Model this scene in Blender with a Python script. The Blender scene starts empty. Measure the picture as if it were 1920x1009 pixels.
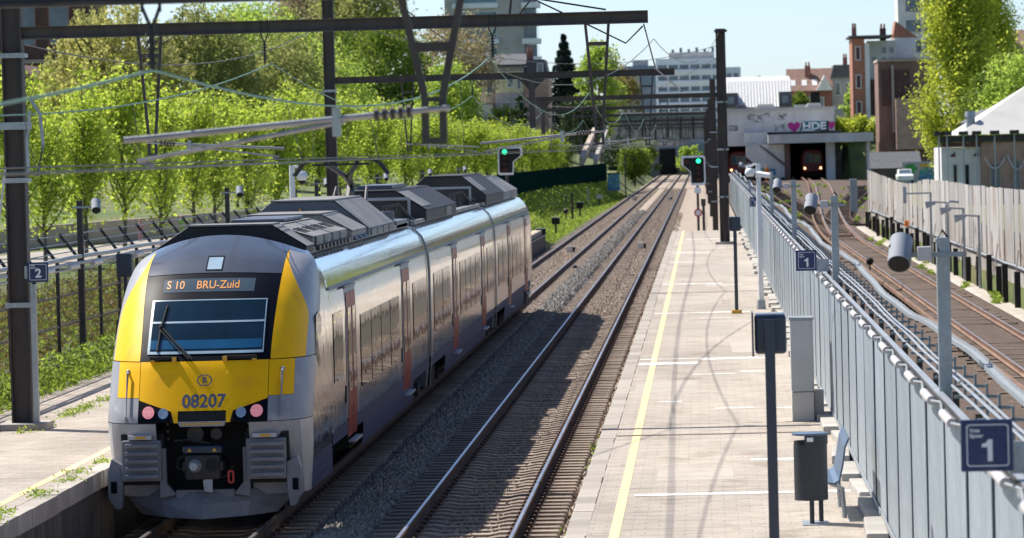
import bpy, math, random
import numpy as np
from mathutils import Vector, Matrix
R = math.radians
random.seed(7); RNG = np.random.default_rng(7)
SC = bpy.context.scene; COL = SC.collection

# ------------------------------------------------------------------ camera, sky, sun, exposure
cam = bpy.data.cameras.new('camera'); camo = bpy.data.objects.new('camera', cam); COL.objects.link(camo); SC.camera = camo
cam.sensor_width = 36; cam.lens = 142.5; cam.clip_start = 0.5; cam.clip_end = 9000
_y, _p, _r = R(2.740), R(1.680), R(1.45)
_f = Vector((-math.sin(_y)*math.cos(_p), math.cos(_y)*math.cos(_p), -math.sin(_p)))
_rt = Vector((math.cos(_y), math.sin(_y), 0)); _u = _rt.cross(_f)
_rr = _rt*math.cos(_r) - _u*math.sin(_r); _uu = _rt*math.sin(_r) + _u*math.cos(_r)
camo.matrix_world = Matrix(((_rr.x, _uu.x, -_f.x, 0), (_rr.y, _uu.y, -_f.y, 0), (_rr.z, _uu.z, -_f.z, 5.07), (0, 0, 0, 1)))
cam.dof.use_dof = True; cam.dof.focus_distance = 58; cam.dof.aperture_fstop = 5.0

SUN = Vector((-0.66, 0.48, 1.0)).normalized()
world = bpy.data.worlds.new('World'); SC.world = world; world.use_nodes = True
_nt = world.node_tree; _sky = _nt.nodes.new('ShaderNodeTexSky'); _sky.sky_type = 'NISHITA'; _sky.sun_disc = False
_sky.sun_elevation = math.asin(SUN.z); _sky.sun_rotation = math.atan2(SUN.x, SUN.y)
_sky.air_density = 0.6; _sky.dust_density = 0.6; _sky.ozone_density = 3.2
_nt.links.new(_sky.outputs[0], _nt.nodes['Background'].inputs[0]); _nt.nodes['Background'].inputs[1].default_value = 0.088
sl = bpy.data.lights.new('sun', 'SUN'); sl.energy = 4.0; sl.angle = R(0.53); sl.color = (1.0, 0.93, 0.83)
so = bpy.data.objects.new('sun', sl); COL.objects.link(so); so.location = (-60, 60, 90)
so.rotation_euler = (-SUN).to_track_quat('-Z', 'Y').to_euler()
SC.view_settings.view_transform = 'Standard'; SC.view_settings.look = 'None'
SC.view_settings.exposure = 0.94; SC.view_settings.gamma = 1.0; SC.view_settings.use_curve_mapping = False
SC.render.engine = 'CYCLES'; SC.cycles.max_bounces = 8; SC.cycles.transparent_max_bounces = 8

# ------------------------------------------------------------------ materials
def ntree(name):
    m = bpy.data.materials.new(name); m.use_nodes = True
    return m, m.node_tree.nodes, m.node_tree.links, m.node_tree.nodes['Principled BSDF']
def col4(c): return (c[0], c[1], c[2], 1)
MATS = {}
def mat(name, c, rough=0.6, metal=0.0, var=0.18, scale=3.0, stretch=(1, 1, 1), bump=0.0, bscale=60.0, c2=None, c3=None,
        coat=0.0, emit=None, estr=0.0, detail=6, spec=0.5, t2=(0.42, 0.62), coord='Object', objvar=0.0):
    """noise-varied principled material; c2: second colour in patches, c3: third colour in fine streaks"""
    m, n, l, b = ntree(name)
    tc = n.new('ShaderNodeTexCoord'); mp = n.new('ShaderNodeMapping'); mp.inputs['Scale'].default_value = stretch
    l.new(tc.outputs[coord], mp.inputs[0])
    nz = n.new('ShaderNodeTexNoise'); nz.inputs['Scale'].default_value = scale; nz.inputs['Detail'].default_value = detail
    l.new(mp.outputs[0], nz.inputs[0])
    rp = n.new('ShaderNodeValToRGB'); l.new(nz.outputs[0], rp.inputs[0])
    lo = tuple(max(0, x*(1-var)) for x in c); hi = tuple(min(1, x*(1+var)) for x in c)
    rp.color_ramp.elements[0].position = 0.3; rp.color_ramp.elements[1].position = 0.7
    rp.color_ramp.elements[0].color = col4(lo); rp.color_ramp.elements[1].color = col4(hi)
    out = rp.outputs[0]
    if c2:
        n2 = n.new('ShaderNodeTexNoise'); n2.inputs['Scale'].default_value = scale*0.37; n2.inputs['Detail'].default_value = 8
        n2.inputs['Roughness'].default_value = 0.65
        l.new(mp.outputs[0], n2.inputs[0]); r2 = n.new('ShaderNodeValToRGB'); l.new(n2.outputs[0], r2.inputs[0])
        r2.color_ramp.elements[0].position, r2.color_ramp.elements[1].position = t2
        mx = n.new('ShaderNodeMixRGB'); l.new(r2.outputs[0], mx.inputs[0]); l.new(out, mx.inputs[1]); mx.inputs[2].default_value = col4(c2); out = mx.outputs[0]
    if c3:
        n3 = n.new('ShaderNodeTexNoise'); n3.inputs['Scale'].default_value = scale*2.9; n3.inputs['Detail'].default_value = 4
        l.new(mp.outputs[0], n3.inputs[0]); r3 = n.new('ShaderNodeValToRGB'); l.new(n3.outputs[0], r3.inputs[0])
        r3.color_ramp.elements[0].position, r3.color_ramp.elements[1].position = 0.55, 0.72
        mx = n.new('ShaderNodeMixRGB'); l.new(r3.outputs[0], mx.inputs[0]); l.new(out, mx.inputs[1]); mx.inputs[2].default_value = col4(c3); out = mx.outputs[0]
    if objvar:
        oi = n.new('ShaderNodeObjectInfo'); mr = n.new('ShaderNodeMapRange'); mr.inputs[3].default_value = 1-objvar; mr.inputs[4].default_value = 1+objvar*0.6; l.new(oi.outputs['Random'], mr.inputs[0])
        mx = n.new('ShaderNodeMixRGB'); mx.blend_type = 'MULTIPLY'; mx.inputs[0].default_value = 1; l.new(out, mx.inputs[1]); l.new(mr.outputs[0], mx.inputs[2]); out = mx.outputs[0]
    l.new(out, b.inputs['Base Color']); b.inputs['Roughness'].default_value = rough; b.inputs['Metallic'].default_value = metal
    b.inputs['Specular IOR Level'].default_value = spec
    if coat: b.inputs['Coat Weight'].default_value = coat; b.inputs['Coat Roughness'].default_value = 0.05
    if emit: b.inputs['Emission Color'].default_value = col4(emit); b.inputs['Emission Strength'].default_value = estr
    if bump:
        nb = n.new('ShaderNodeTexNoise'); nb.inputs['Scale'].default_value = bscale; nb.inputs['Detail'].default_value = 4
        l.new(mp.outputs[0], nb.inputs[0]); bp = n.new('ShaderNodeBump'); bp.inputs['Strength'].default_value = bump; bp.inputs['Distance'].default_value = 0.02
        l.new(nb.outputs[0], bp.inputs['Height']); l.new(bp.outputs[0], b.inputs['Normal'])
    MATS[name] = m; return m
def leafmat(name, a, b_, trans=0.45):
    """leaf: colour varies leaf by leaf; sun shines through"""
    m, n, l, b = ntree(name); at = n.new('ShaderNodeAttribute'); at.attribute_name = 'tone'
    rp = n.new('ShaderNodeValToRGB'); l.new(at.outputs['Fac'], rp.inputs[0])
    rp.color_ramp.elements[0].color = col4(a); rp.color_ramp.elements[1].color = col4(b_)
    l.new(rp.outputs[0], b.inputs['Base Color']); b.inputs['Roughness'].default_value = 0.55; b.inputs['Specular IOR Level'].default_value = 0.3
    tr = n.new('ShaderNodeBsdfTranslucent'); hs = n.new('ShaderNodeHueSaturation'); hs.inputs['Hue'].default_value = 0.495; hs.inputs['Value'].default_value = 1.5
    l.new(rp.outputs[0], hs.inputs['Color']); l.new(hs.outputs[0], tr.inputs[0])
    ms = n.new('ShaderNodeMixShader'); ms.inputs[0].default_value = trans
    l.new(b.outputs[0], ms.inputs[1]); l.new(tr.outputs[0], ms.inputs[2]); l.new(ms.outputs[0], n['Material Output'].inputs[0])
    MATS[name] = m; return m

# ------------------------------------------------------------------ mesh helpers (vertices are given in world metres)
OFF = {}
def link(o, parent=None):
    COL.objects.link(o)
    if parent is not None: o.parent = parent
    return o
def tag(o, label=None, cat=None, group=None, kind=None):
    if label: o['label'] = label
    if cat: o['category'] = cat
    if group: o['group'] = group
    if kind: o['kind'] = kind
    return o
def thing(name, label, cat, loc=(0, 0, 0), group=None):
    o = bpy.data.objects.new(name, None); o.empty_display_size = 0.3; link(o); o.location = loc; OFF[o.name] = Vector(loc)
    return tag(o, label, cat, group)
class MB:
    def __init__(s): s.v = []; s.f = []
    def add(s, vs, fs):
        b = len(s.v); s.v.extend(tuple(map(float, p)) for p in vs); s.f.extend([tuple(b+i for i in f) for f in fs]); return s
    def box(s, x0, x1, y0, y1, z0, z1):
        return s.add([(x0,y0,z0),(x1,y0,z0),(x1,y1,z0),(x0,y1,z0),(x0,y0,z1),(x1,y0,z1),(x1,y1,z1),(x0,y1,z1)],
                     [(0,3,2,1),(4,5,6,7),(0,1,5,4),(1,2,6,5),(2,3,7,6),(3,0,4,7)])
    def bar(s, p0, p1, w, h, up=(0, 0, 1)):
        """rectangular bar from p0 to p1, w across, h along up"""
        a, b = Vector(p0), Vector(p1); d = (b-a).normalized(); u = Vector(up)
        if abs(d.dot(u)) > 0.97: u = Vector((0, 1, 0))
        r = d.cross(u).normalized(); u = r.cross(d).normalized(); r *= w/2; u *= h/2
        return s.add([a-r-u, a+r-u, a+r+u, a-r+u, b-r-u, b+r-u, b+r+u, b-r+u],
                     [(0,1,2,3),(7,6,5,4),(0,4,5,1),(1,5,6,2),(2,6,7,3),(3,7,4,0)])
    def cyl(s, p0, p1, r0, r1=None, n=10, caps=True):
        r1 = r0 if r1 is None else r1
        a, b = Vector(p0), Vector(p1); d = (b-a).normalized(); u = Vector((0, 0, 1)) if abs(d.z) < 0.9 else Vector((1, 0, 0))
        x = d.cross(u).normalized(); y = d.cross(x)
        vs = [a+(x*math.cos(t)+y*math.sin(t))*r0 for t in [2*math.pi*i/n for i in range(n)]] + [b+(x*math.cos(t)+y*math.sin(t))*r1 for t in [2*math.pi*i/n for i in range(n)]]
        fs = [(i, (i+1) % n, n+(i+1) % n, n+i) for i in range(n)]
        if caps: fs += [tuple(range(n-1, -1, -1)), tuple(range(n, 2*n))]
        return s.add(vs, fs)
    def tube(s, pts, r, n=6):
        pts = [Vector(p) for p in pts]; vs = []; fs = []
        for i, p in enumerate(pts):
            d = (pts[min(i+1, len(pts)-1)]-pts[max(i-1, 0)]).normalized(); u = Vector((0, 0, 1)) if abs(d.z) < 0.9 else Vector((1, 0, 0))
            x = d.cross(u).normalized(); y = d.cross(x); rr = r[i] if isinstance(r, (list, tuple)) else r
            vs += [p+(x*math.cos(2*math.pi*k/n)+y*math.sin(2*math.pi*k/n))*rr for k in range(n)]
        for i in range(len(pts)-1):
            fs += [(i*n+k, i*n+(k+1) % n, (i+1)*n+(k+1) % n, (i+1)*n+k) for k in range(n)]
        m = (len(pts)-1)*n; fs += [tuple(range(n-1, -1, -1)), tuple(range(m, m+n))]
        return s.add(vs, fs)
    def prism(s, poly, axis, a, b):
        """poly in the two other axes extruded from a to b along axis"""
        def P(q, t): return {'x': (t, q[0], q[1]), 'y': (q[0], t, q[1]), 'z': (q[0], q[1], t)}[axis]
        n = len(poly); vs = [P(q, a) for q in poly]+[P(q, b) for q in poly]
        return s.add(vs, [tuple(range(n)), tuple(range(2*n-1, n-1, -1))]+[(i, n+i, n+(i+1) % n, (i+1) % n) for i in range(n)])
    def sweep(s, poly, ys, xs, zs):
        """cross-section poly (x,z) swept along y with offsets xs, zs"""
        n = len(poly); vs = []; fs = []
        for y, ox, oz in zip(ys, xs, zs): vs += [(ox+q[0], y, oz+q[1]) for q in poly]
        for j in range(len(ys)-1): fs += [(j*n+i, j*n+(i+1) % n, (j+1)*n+(i+1) % n, (j+1)*n+i) for i in range(n)]
        m = (len(ys)-1)*n; fs += [tuple(range(n-1, -1, -1)), tuple(range(m, m+n))]
        return s.add(vs, fs)
    def grid(s, rows):
        """rows: list of equal-length lists of points"""
        m = len(rows[0]); vs = [p for r in rows for p in r]
        return s.add(vs, [(j*m+i, j*m+i+1, (j+1)*m+i+1, (j+1)*m+i) for j in range(len(rows)-1) for i in range(m-1)])
    def ball(s, c, r, n=10, k=6, sz=1.0):
        rows = [[(c[0]+r*math.sin(math.pi*j/k)*math.cos(2*math.pi*i/n), c[1]+r*math.sin(math.pi*j/k)*math.sin(2*math.pi*i/n), c[2]+sz*r*math.cos(math.pi*j/k)) for i in range(n+1)] for j in range(k+1)]
        return s.grid(rows)
    def mesh(s, name, m, off=(0, 0, 0), smooth=False):
        me = bpy.data.meshes.new(name); o = Vector(off)
        me.from_pydata([(p[0]-o.x, p[1]-o.y, p[2]-o.z) for p in s.v], [], s.f)
        ms = m if isinstance(m, (list, tuple)) else [m]
        for q in ms: me.materials.append(MATS[q] if isinstance(q, str) else q)
        if smooth: me.polygons.foreach_set('use_smooth', [True]*len(me.polygons))
        me.update(); return me
    def build(s, name, m, parent=None, smooth=False, bevel=0.0, loc=None, fix=True):
        off = OFF.get(parent.name, Vector()) if parent is not None else (Vector(loc) if loc else Vector())
        me = s.mesh(name, m, off, smooth)
        if fix:
            import bmesh
            bm = bmesh.new(); bm.from_mesh(me); bmesh.ops.remove_doubles(bm, verts=bm.verts, dist=1e-5); bmesh.ops.recalc_face_normals(bm, faces=bm.faces); bm.to_mesh(me); bm.free()
        o = bpy.data.objects.new(name, me); link(o, parent); OFF[o.name] = off
        if parent is None and loc: o.location = loc
        if bevel:
            bv = o.modifiers.new('bevel', 'BEVEL'); bv.width = bevel; bv.segments = 2; bv.limit_method = 'ANGLE'
        if smooth: 
            try: me.set_sharp_from_angle(angle=R(40))
            except Exception: pass
        return o
def inst(src, parent, loc, rot=None, name=None):
    """another object that shares src's mesh"""
    o = src.copy(); link(o, parent); o.location = loc
    if rot: o.rotation_euler = rot
    OFF[o.name] = OFF.get(parent.name, Vector()) if parent is not None else Vector(loc)
    return o
def copy_tree(o, parent=None, loc=None):
    c = o.copy(); link(c); c.parent = parent
    if loc is not None: c.location = loc
    OFF[c.name] = Vector(c.location) if parent is None else OFF[parent.name]
    for ch in list(o.children): copy_tree(ch, c)
    return c
def fast_quads(name, V, m, parent=None, tone=None, loc=None, nside=4, smooth=False):
    """V: (n,nside,3) array of separate faces -> one mesh"""
    off = OFF.get(parent.name, Vector()) if parent is not None else Vector(loc or (0, 0, 0))
    n = len(V); V = V.reshape(-1, 3)-np.array(off)
    me = bpy.data.meshes.new(name); me.vertices.add(n*nside); me.vertices.foreach_set('co', V.astype(np.float32).ravel())
    me.loops.add(n*nside); me.loops.foreach_set('vertex_index', np.arange(n*nside, dtype=np.int32))
    me.polygons.add(n); me.polygons.foreach_set('loop_start', np.arange(0, n*nside, nside, dtype=np.int32))
    me.update(calc_edges=True)
    if tone is not None:
        a = me.attributes.new('tone', 'FLOAT', 'FACE'); a.data.foreach_set('value', tone.astype(np.float32))
    me.materials.append(MATS[m])
    o = bpy.data.objects.new(name, me); link(o, parent); OFF[o.name] = off
    if parent is None and loc: o.location = loc
    return o
def leaf_quads(C, size, up=0.3, aspect=0.62):
    """one folded-diamond leaf quad per centre"""
    n = len(C); d = RNG.normal(size=(n, 3)); d /= np.linalg.norm(d, axis=1)[:, None]
    e = RNG.normal(size=(n, 3)); e[:, 2] -= up*2; e -= (e*d).sum(1)[:, None]*d; e /= np.linalg.norm(e, axis=1)[:, None]+1e-9
    s = size*(0.6+0.8*RNG.random(n))[:, None]
    return np.stack([C-d*s*0.5, C+e*s*0.5*aspect, C+d*s*0.5, C-e*s*0.5*aspect], 1)
def text_verts(body, size, bold=0.0, align='CENTER'):
    cu = bpy.data.curves.new('t', 'FONT'); cu.body = body; cu.size = size; cu.align_x = align; cu.align_y = 'CENTER'; cu.offset = bold; cu.resolution_u = 4
    ob = bpy.data.objects.new('t', cu); COL.objects.link(ob); dg = bpy.context.evaluated_depsgraph_get()
    me = bpy.data.meshes.new_from_object(ob.evaluated_get(dg)); vs = [tuple(v.co) for v in me.vertices]; fs = [tuple(p.vertices) for p in me.polygons]
    bpy.data.objects.remove(ob); bpy.data.curves.remove(cu); bpy.data.meshes.remove(me); return vs, fs
def text(name, body, size, m, parent, at, bold=0.0, yf=None, sx=1.0):
    """flat lettering facing -y at point at; yf(x,z) drapes it on a curved front"""
    vs, fs = text_verts(body, size, bold); b = MB()
    b.add([(at[0]+x*sx, (yf(at[0]+x*sx, at[2]+y) if yf else at[1]), at[2]+y) for x, y, _ in vs], fs)
    return b.build(name, m, parent, fix=False)
def rrect(x0, x1, z0, z1, r, n=4):
    out = []
    for cx, cz, a0 in ((x1-r, z1-r, 0), (x0+r, z1-r, 90), (x0+r, z0+r, 180), (x1-r, z0+r, 270)):
        out += [(cx+r*math.cos(R(a0+90*i/n)), cz+r*math.sin(R(a0+90*i/n))) for i in range(n+1)]
    return out
def ring(b, poly_out, poly_in, y0, y1=None):
    n = len(poly_out); y1 = y0 if y1 is None else y1
    b.add([(p[0], y0, p[1]) for p in poly_out]+[(p[0], y0, p[1]) for p in poly_in], [(i, (i+1) % n, n+(i+1) % n, n+i) for i in range(n)])
ORD = ['first','second','third','fourth','fifth','sixth','seventh','eighth','ninth','tenth','eleventh','twelfth','thirteenth','fourteenth','fifteenth','sixteenth','seventeenth','eighteenth','nineteenth','twentieth','twenty-first','twenty-second','twenty-third','twenty-fourth','twenty-fifth','twenty-sixth','twenty-seventh','twenty-eighth','twenty-ninth','thirtieth','thirty-first','thirty-second','thirty-third','thirty-fourth','thirty-fifth','thirty-sixth']

# ------------------------------------------------------------------ material library
mat('ground_grass', (0.10, 0.15, 0.03), 0.9, var=0.5, scale=0.35, c2=(0.16, 0.15, 0.06), c3=(0.07, 0.13, 0.02), bump=0.6, bscale=3)
mat('ballast_tan', (0.36, 0.305, 0.25), 0.95, var=0.4, scale=9, c2=(0.27, 0.205, 0.16), c3=(0.46, 0.41, 0.35), bump=1.0, bscale=22, coord='Object')
mat('ballast_grey', (0.30, 0.29, 0.28), 0.95, var=0.5, scale=14, c3=(0.42, 0.41, 0.39), bump=1.0, bscale=24)
mat('metro_ballast', (0.075, 0.05, 0.038), 0.95, var=0.5, scale=6, c2=(0.105, 0.072, 0.053), c3=(0.16, 0.12, 0.095), bump=1.0, bscale=14)
mat('stone', (0.24, 0.225, 0.205), 0.9, var=0.5, scale=9, c3=(0.44, 0.41, 0.37))
mat('stone_brown', (0.33, 0.26, 0.20), 0.9, var=0.4, scale=9, c3=(0.46, 0.38, 0.3))
mat('sleeper', (0.31, 0.255, 0.21), 0.9, objvar=0.3, var=0.3, scale=5, c2=(0.20, 0.15, 0.115), bump=0.4, bscale=40)
mat('sleeper_wood', (0.22, 0.18, 0.145), 0.9, objvar=0.4, var=0.35, scale=3, stretch=(0.4, 6, 4), c2=(0.13, 0.095, 0.07), bump=0.5, bscale=18)
mat('rail_rust', (0.055, 0.036, 0.029), 0.9, var=0.35, scale=6, c2=(0.12, 0.06, 0.04))
mat('rail_rust_light', (0.17, 0.10, 0.07), 0.75, var=0.3, scale=5, c2=(0.24, 0.145, 0.095), stretch=(1, 0.2, 1))
mat('rail_top', (0.52, 0.53, 0.56), 0.34, metal=1.0, var=0.25, scale=3, stretch=(6, 0.3, 1))
mat('concrete', (0.42, 0.40, 0.37), 0.85, objvar=0.18, var=0.14, scale=1.2, c2=(0.33, 0.31, 0.28), bump=0.25, bscale=30)
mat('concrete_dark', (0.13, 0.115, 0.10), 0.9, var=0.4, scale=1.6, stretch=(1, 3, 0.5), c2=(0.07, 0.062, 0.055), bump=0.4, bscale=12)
mat('coping', (0.39, 0.355, 0.315), 0.85, objvar=0.22, var=0.18, scale=2.0, c2=(0.32, 0.29, 0.25), bump=0.3, bscale=35)
mat('patch_paving', (0.375, 0.335, 0.29), 0.88, var=0.12, scale=2.2, c2=(0.42, 0.38, 0.335), objvar=0.14, bump=.3, bscale=40)
mat('paint_yellow', (0.80, 0.62, 0.31), 0.7, var=0.08, scale=3, c2=(0.62, 0.50, 0.30), t2=(0.50, 0.70))
mat('paint_white', (0.72, 0.71, 0.68), 0.75, var=0.08, scale=4, c2=(0.50, 0.47, 0.43), t2=(0.5, 0.62))
mat('steel_black', (0.022, 0.021, 0.022), 0.5, var=0.3, scale=4, c2=(0.035, 0.03, 0.028))
mat('steel_brown', (0.055, 0.045, 0.042), 0.6, var=0.3, scale=2.0, stretch=(3, 3, 0.6), c2=(0.085, 0.065, 0.055), bump=0.2)
mat('galv', (0.40, 0.43, 0.455), 0.45, metal=0.5, var=0.14, scale=7, c2=(0.33, 0.36, 0.38), c3=(0.48, 0.50, 0.51))
mat('galv_panel', (0.38, 0.44, 0.485), 0.5, metal=0.35, var=0.12, scale=6, stretch=(1, 1, 0.35), c2=(0.32, 0.375, 0.41), c3=(0.46, 0.50, 0.53), objvar=0.12)
mat('galv_light', (0.33, 0.36, 0.38), 0.5, metal=0.35, var=0.1, scale=5)
mat('white_plastic', (0.56, 0.53, 0.53), 0.4, var=0.06, scale=4)
mat('white_paint', (0.78, 0.79, 0.80), 0.4, var=0.05, scale=4)
mat('cabinet_grey', (0.52, 0.53, 0.53), 0.5, var=0.06, scale=3, c2=(0.47, 0.47, 0.46))
mat('cabinet_beige', (0.56, 0.54, 0.50), 0.6, var=0.08, scale=3)
mat('sign_blue', (0.006, 0.022, 0.11), 0.35, var=0.05, scale=3, coat=0.3)
mat('sign_white', (0.80, 0.81, 0.83), 0.4, var=0.02)
mat('navy_paint', (0.022, 0.034, 0.062), 0.35, var=0.12, scale=4, coat=0.2)
mat('navy_top', (0.10, 0.15, 0.22), 0.4, var=0.12, scale=4)
mat('anthracite', (0.030, 0.034, 0.040), 0.45, var=0.15, scale=5)
mat('loudspeaker_grey', (0.28, 0.31, 0.36), 0.75, var=0.06)
mat('black_matte', (0.012, 0.012, 0.013), 0.8, var=0.2)
mat('copper_green', (0.22, 0.38, 0.29), 0.6, var=0.2, scale=6)
mat('wire_dark', (0.10, 0.095, 0.09), 0.5, var=0.2)
mat('alu_tube', (0.42, 0.42, 0.42), 0.4, metal=0.6, var=0.15, scale=5)
mat('yellow_plastic', (0.62, 0.36, 0.03), 0.5, var=0.1)
mat('orange_plastic', (0.75, 0.2, 0.03), 0.5, var=0.1)
mat('red_paint', (0.45, 0.03, 0.03), 0.45, var=0.1)
mat('insulator', (0.20, 0.10, 0.07), 0.3, var=0.2)
def paver_material():
    m, n, l, b = ntree('platform_paving'); tc = n.new('ShaderNodeTexCoord')
    br = n.new('ShaderNodeTexBrick'); br.inputs['Scale'].default_value = 1.0; br.inputs['Brick Width'].default_value = 0.30; br.inputs['Row Height'].default_value = 0.30
    br.inputs['Mortar Size'].default_value = 0.006; br.inputs['Color1'].default_value = (0.44, 0.395, 0.345, 1); br.inputs['Color2'].default_value = (0.41, 0.368, 0.32, 1); br.inputs['Mortar'].default_value = (0.32, 0.295, 0.265, 1)
    l.new(tc.outputs['Object'], br.inputs[0])
    def noise(sc, st, lo, hi, cA, cB, src, fac=1.0):
        mp = n.new('ShaderNodeMapping'); mp.inputs['Scale'].default_value = st; l.new(tc.outputs['Object'], mp.inputs[0])
        z = n.new('ShaderNodeTexNoise'); z.inputs['Scale'].default_value = sc; z.inputs['Detail'].default_value = 8; z.inputs['Roughness'].default_value = 0.6; l.new(mp.outputs[0], z.inputs[0])
        r = n.new('ShaderNodeValToRGB'); r.color_ramp.elements[0].position = lo; r.color_ramp.elements[1].position = hi; r.color_ramp.elements[0].color = col4(cA); r.color_ramp.elements[1].color = col4(cB); l.new(z.outputs[0], r.inputs[0])
        mx = n.new('ShaderNodeMixRGB'); mx.blend_type = 'MULTIPLY'; mx.inputs[0].default_value = fac; l.new(src, mx.inputs[1]); l.new(r.outputs[0], mx.inputs[2]); return mx.outputs[0]
    o = noise(0.5, (1, 0.35, 1), 0.35, 0.65, (0.80, 0.79, 0.78), (1.10, 1.09, 1.08), br.outputs[0])
    o = noise(3.5, (0.5, 2.6, 1), 0.32, 0.6, (0.72, 0.69, 0.66), (1.05, 1.05, 1.05), o)
    o = noise(1.1, (1, .6, 1), 0.30, 0.44, (0.70, 0.67, 0.63), (1.0, 1.0, 1.0), o)
    o = noise(9, (1, 1, 1), 0.28, 0.36, (0.62, 0.60, 0.57), (1.0, 1.0, 1.0), o)
    o = noise(26, (1, 1, 1), 0.3, 0.6, (0.86, 0.86, 0.86), (1.04, 1.04, 1.04), o)
    l.new(o, b.inputs['Base Color']); b.inputs['Roughness'].default_value = 0.85
    bp = n.new('ShaderNodeBump'); bp.inputs['Strength'].default_value = 0.5; bp.inputs['Distance'].default_value = 0.006; l.new(br.outputs['Fac'], bp.inputs['Height']); bp.invert = True; l.new(bp.outputs[0], b.inputs['Normal'])
    MATS['platform_paving'] = m
paver_material()

# ------------------------------------------------------------------ ground
def sst(a, b, t): t = min(1, max(0, (t-a)/(b-a))); return t*t*(3-2*t)
def metro_z(y): return -1.0+1.9*sst(250, 490, y)
def metro_x(y): return 9.0+4.1*sst(240, 490, y)
def gz(x, y):
    if x < -8.5:
        near = 1.1 if x < -12.7 else 0.2
        bank = -0.35+2.4*sst(-8.7, -12.4, x)-0.35*sst(300, 480, y)
        z = near*(1-sst(216, 232, y))+bank*sst(216, 232, y)
        if x < -14: z += 5.0*sst(-24, -60, x)*sst(200, 330, y)+4.0*sst(330, 460, y)*sst(-14, -30, x)
        return z
    if x < 2.3: return -0.45
    if x < 12.05: return metro_z(y)-0.45
    near = 1.0*(1-sst(296, 312, y))+(metro_z(y)-0.45)*sst(296, 312, y)
    if x > 16: near += 5.0*sst(494, 508, y)*sst(16.5, 18, x)
    return near
xs = [-4500,-1800,-700,-350,-200,-140,-100,-80,-60,-52,-45,-38,-32,-28,-24,-20,-17,-14.5,-14,-13,-12.75,-12.4,-11.8,-11,-10,-9.4,-8.9,-8.6,-8.49,-5,-1.7,-1.5,2.25,2.35,4,7,9,11,11.95,12.1,14,17,18,19,20,24,30,45,70,120,250,700,1800,4500]
ys = [-400,-100,0,30,60,100,150,200,214,220,226,234,250,265,280,296,302,308,316,330,350,370,390,410,430,450,456,462,468,474,480,490,496,502,508,514,540,580,620,660,750,900,1200,2000,4000,9000]
MB().grid([[(x, y, gz(x, y)) for x in xs] for y in ys]).build('ground', 'ground_grass', smooth=True)['kind'] = 'structure'

# ------------------------------------------------------------------ trackbeds
T1, T2 = -6.90, -3.39
def bed_prof():
    return [(-8.44,-0.42),(-8.3,-0.30),(T1-1.35,-0.27),(T1-0.75,-0.25),(T1,-0.235),(T1+0.75,-0.25),(T1+1.35,-0.27),(-5.4,-0.19),(-5.1,-0.17),(-4.8,-0.19),(T2-1.35,-0.27),(T2-0.75,-0.25),(T2,-0.235),(T2+0.75,-0.25),(T2+1.3,-0.29),(-1.9,-0.26),(-1.6,-0.26)]
bp = bed_prof()
ysb = [10+i*2.0 for i in range(110)]+[240+i*10 for i in range(70)]
b = MB(); b.grid([[(x, y, z+(0.012*math.sin(y*1.7+x*3)+0.01*math.sin(y*0.63+x*9))) for x, z in bp] for y in ysb])
tb = b.build('ballast_bed', 'ballast_tan', smooth=True); tag(tb, kind='structure')
# pale dirt verge past the end of the right platform and grey shoulder beside the far left track
MB().grid([[(x, y, z) for x, z in ((-1.62, -0.27), (-0.6, -0.18), (0.6, -0.12), (2.2, -0.10))] for y in (204.6, 230, 270, 330, 420, 620)]).build('dirt_verge', 'ballast_tan')['kind'] = 'structure'
def stones(name, n, xr, yr, zf, size, m, label, bias=1.0):
    """loose angular stones, denser towards the near end"""
    y = yr[0]+(yr[1]-yr[0])*RNG.random(n)**bias; x = xr[0]+(xr[1]-xr[0])*RNG.random(n)
    z = np.array([zf(a) for a in x]); c = np.stack([x, y, z], 1); s = size*(0.5+RNG.random(n))
    oc = np.array([(1,0,0),(-1,0,0),(0,1,0),(0,-1,0),(0,0,1),(0,0,-1)], float)
    V = c[:, None, :]+oc[None]*s[:, None, None]*(0.55+0.7*RNG.random((n, 6, 1)))+RNG.normal(size=(n, 6, 3))*s[:, None, None]*0.18
    F = np.array([(0,2,4),(2,1,4),(1,3,4),(3,0,4),(2,0,5),(1,2,5),(3,1,5),(0,3,5)]); T = V[:, F, :].reshape(-1, 3, 3)
    o = fast_quads(name, T, m, nside=3); tag(o, label, 'gravel', kind='stuff'); return o
def bedz(x):
    for (a, za), (c, zc) in zip(bp, bp[1:]):
        if a <= x <= c: return za+(zc-za)*(x-a)/(c-a)+0.012
    return -0.25
stones('ballast_stones', 17000, (-5.56, -4.74), (44, 135), bedz, 0.042, 'stone', 'loose grey ballast stones between the two main tracks', 1.35)
stones('gravel', 3600, (-2.08, -1.72), (44, 150), bedz, 0.045, 'stone_brown', 'brown gravel along the edge of the right platform', 1.3)
stones('ballast_pebbles', 5200, (T2-0.7, T2+0.7), (44, 130), lambda x: -0.225, 0.035, 'stone_brown', 'tan ballast pebbles between the rails of the empty track', 1.3)
stones('far_ballast_stones', 9000, (-5.6, -4.7), (130, 330), lambda x: bedz(x)+.02, 0.075, 'stone', 'pale grey ballast ridge between the far tracks', 1.3)
stones('rusty_ballast_stones', 9000, (-8.1, -1.7), (128, 320), lambda x: -.20, 0.05, 'stone_brown', 'rust brown stones scattered over the far tracks', 1.3)
stones('shoulder_stones', 5200, (-8.3, -7.9), (128, 300), lambda x: -0.24, 0.055, 'stone', 'grey shoulder ballast beside the grass bank', 1.2)

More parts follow.
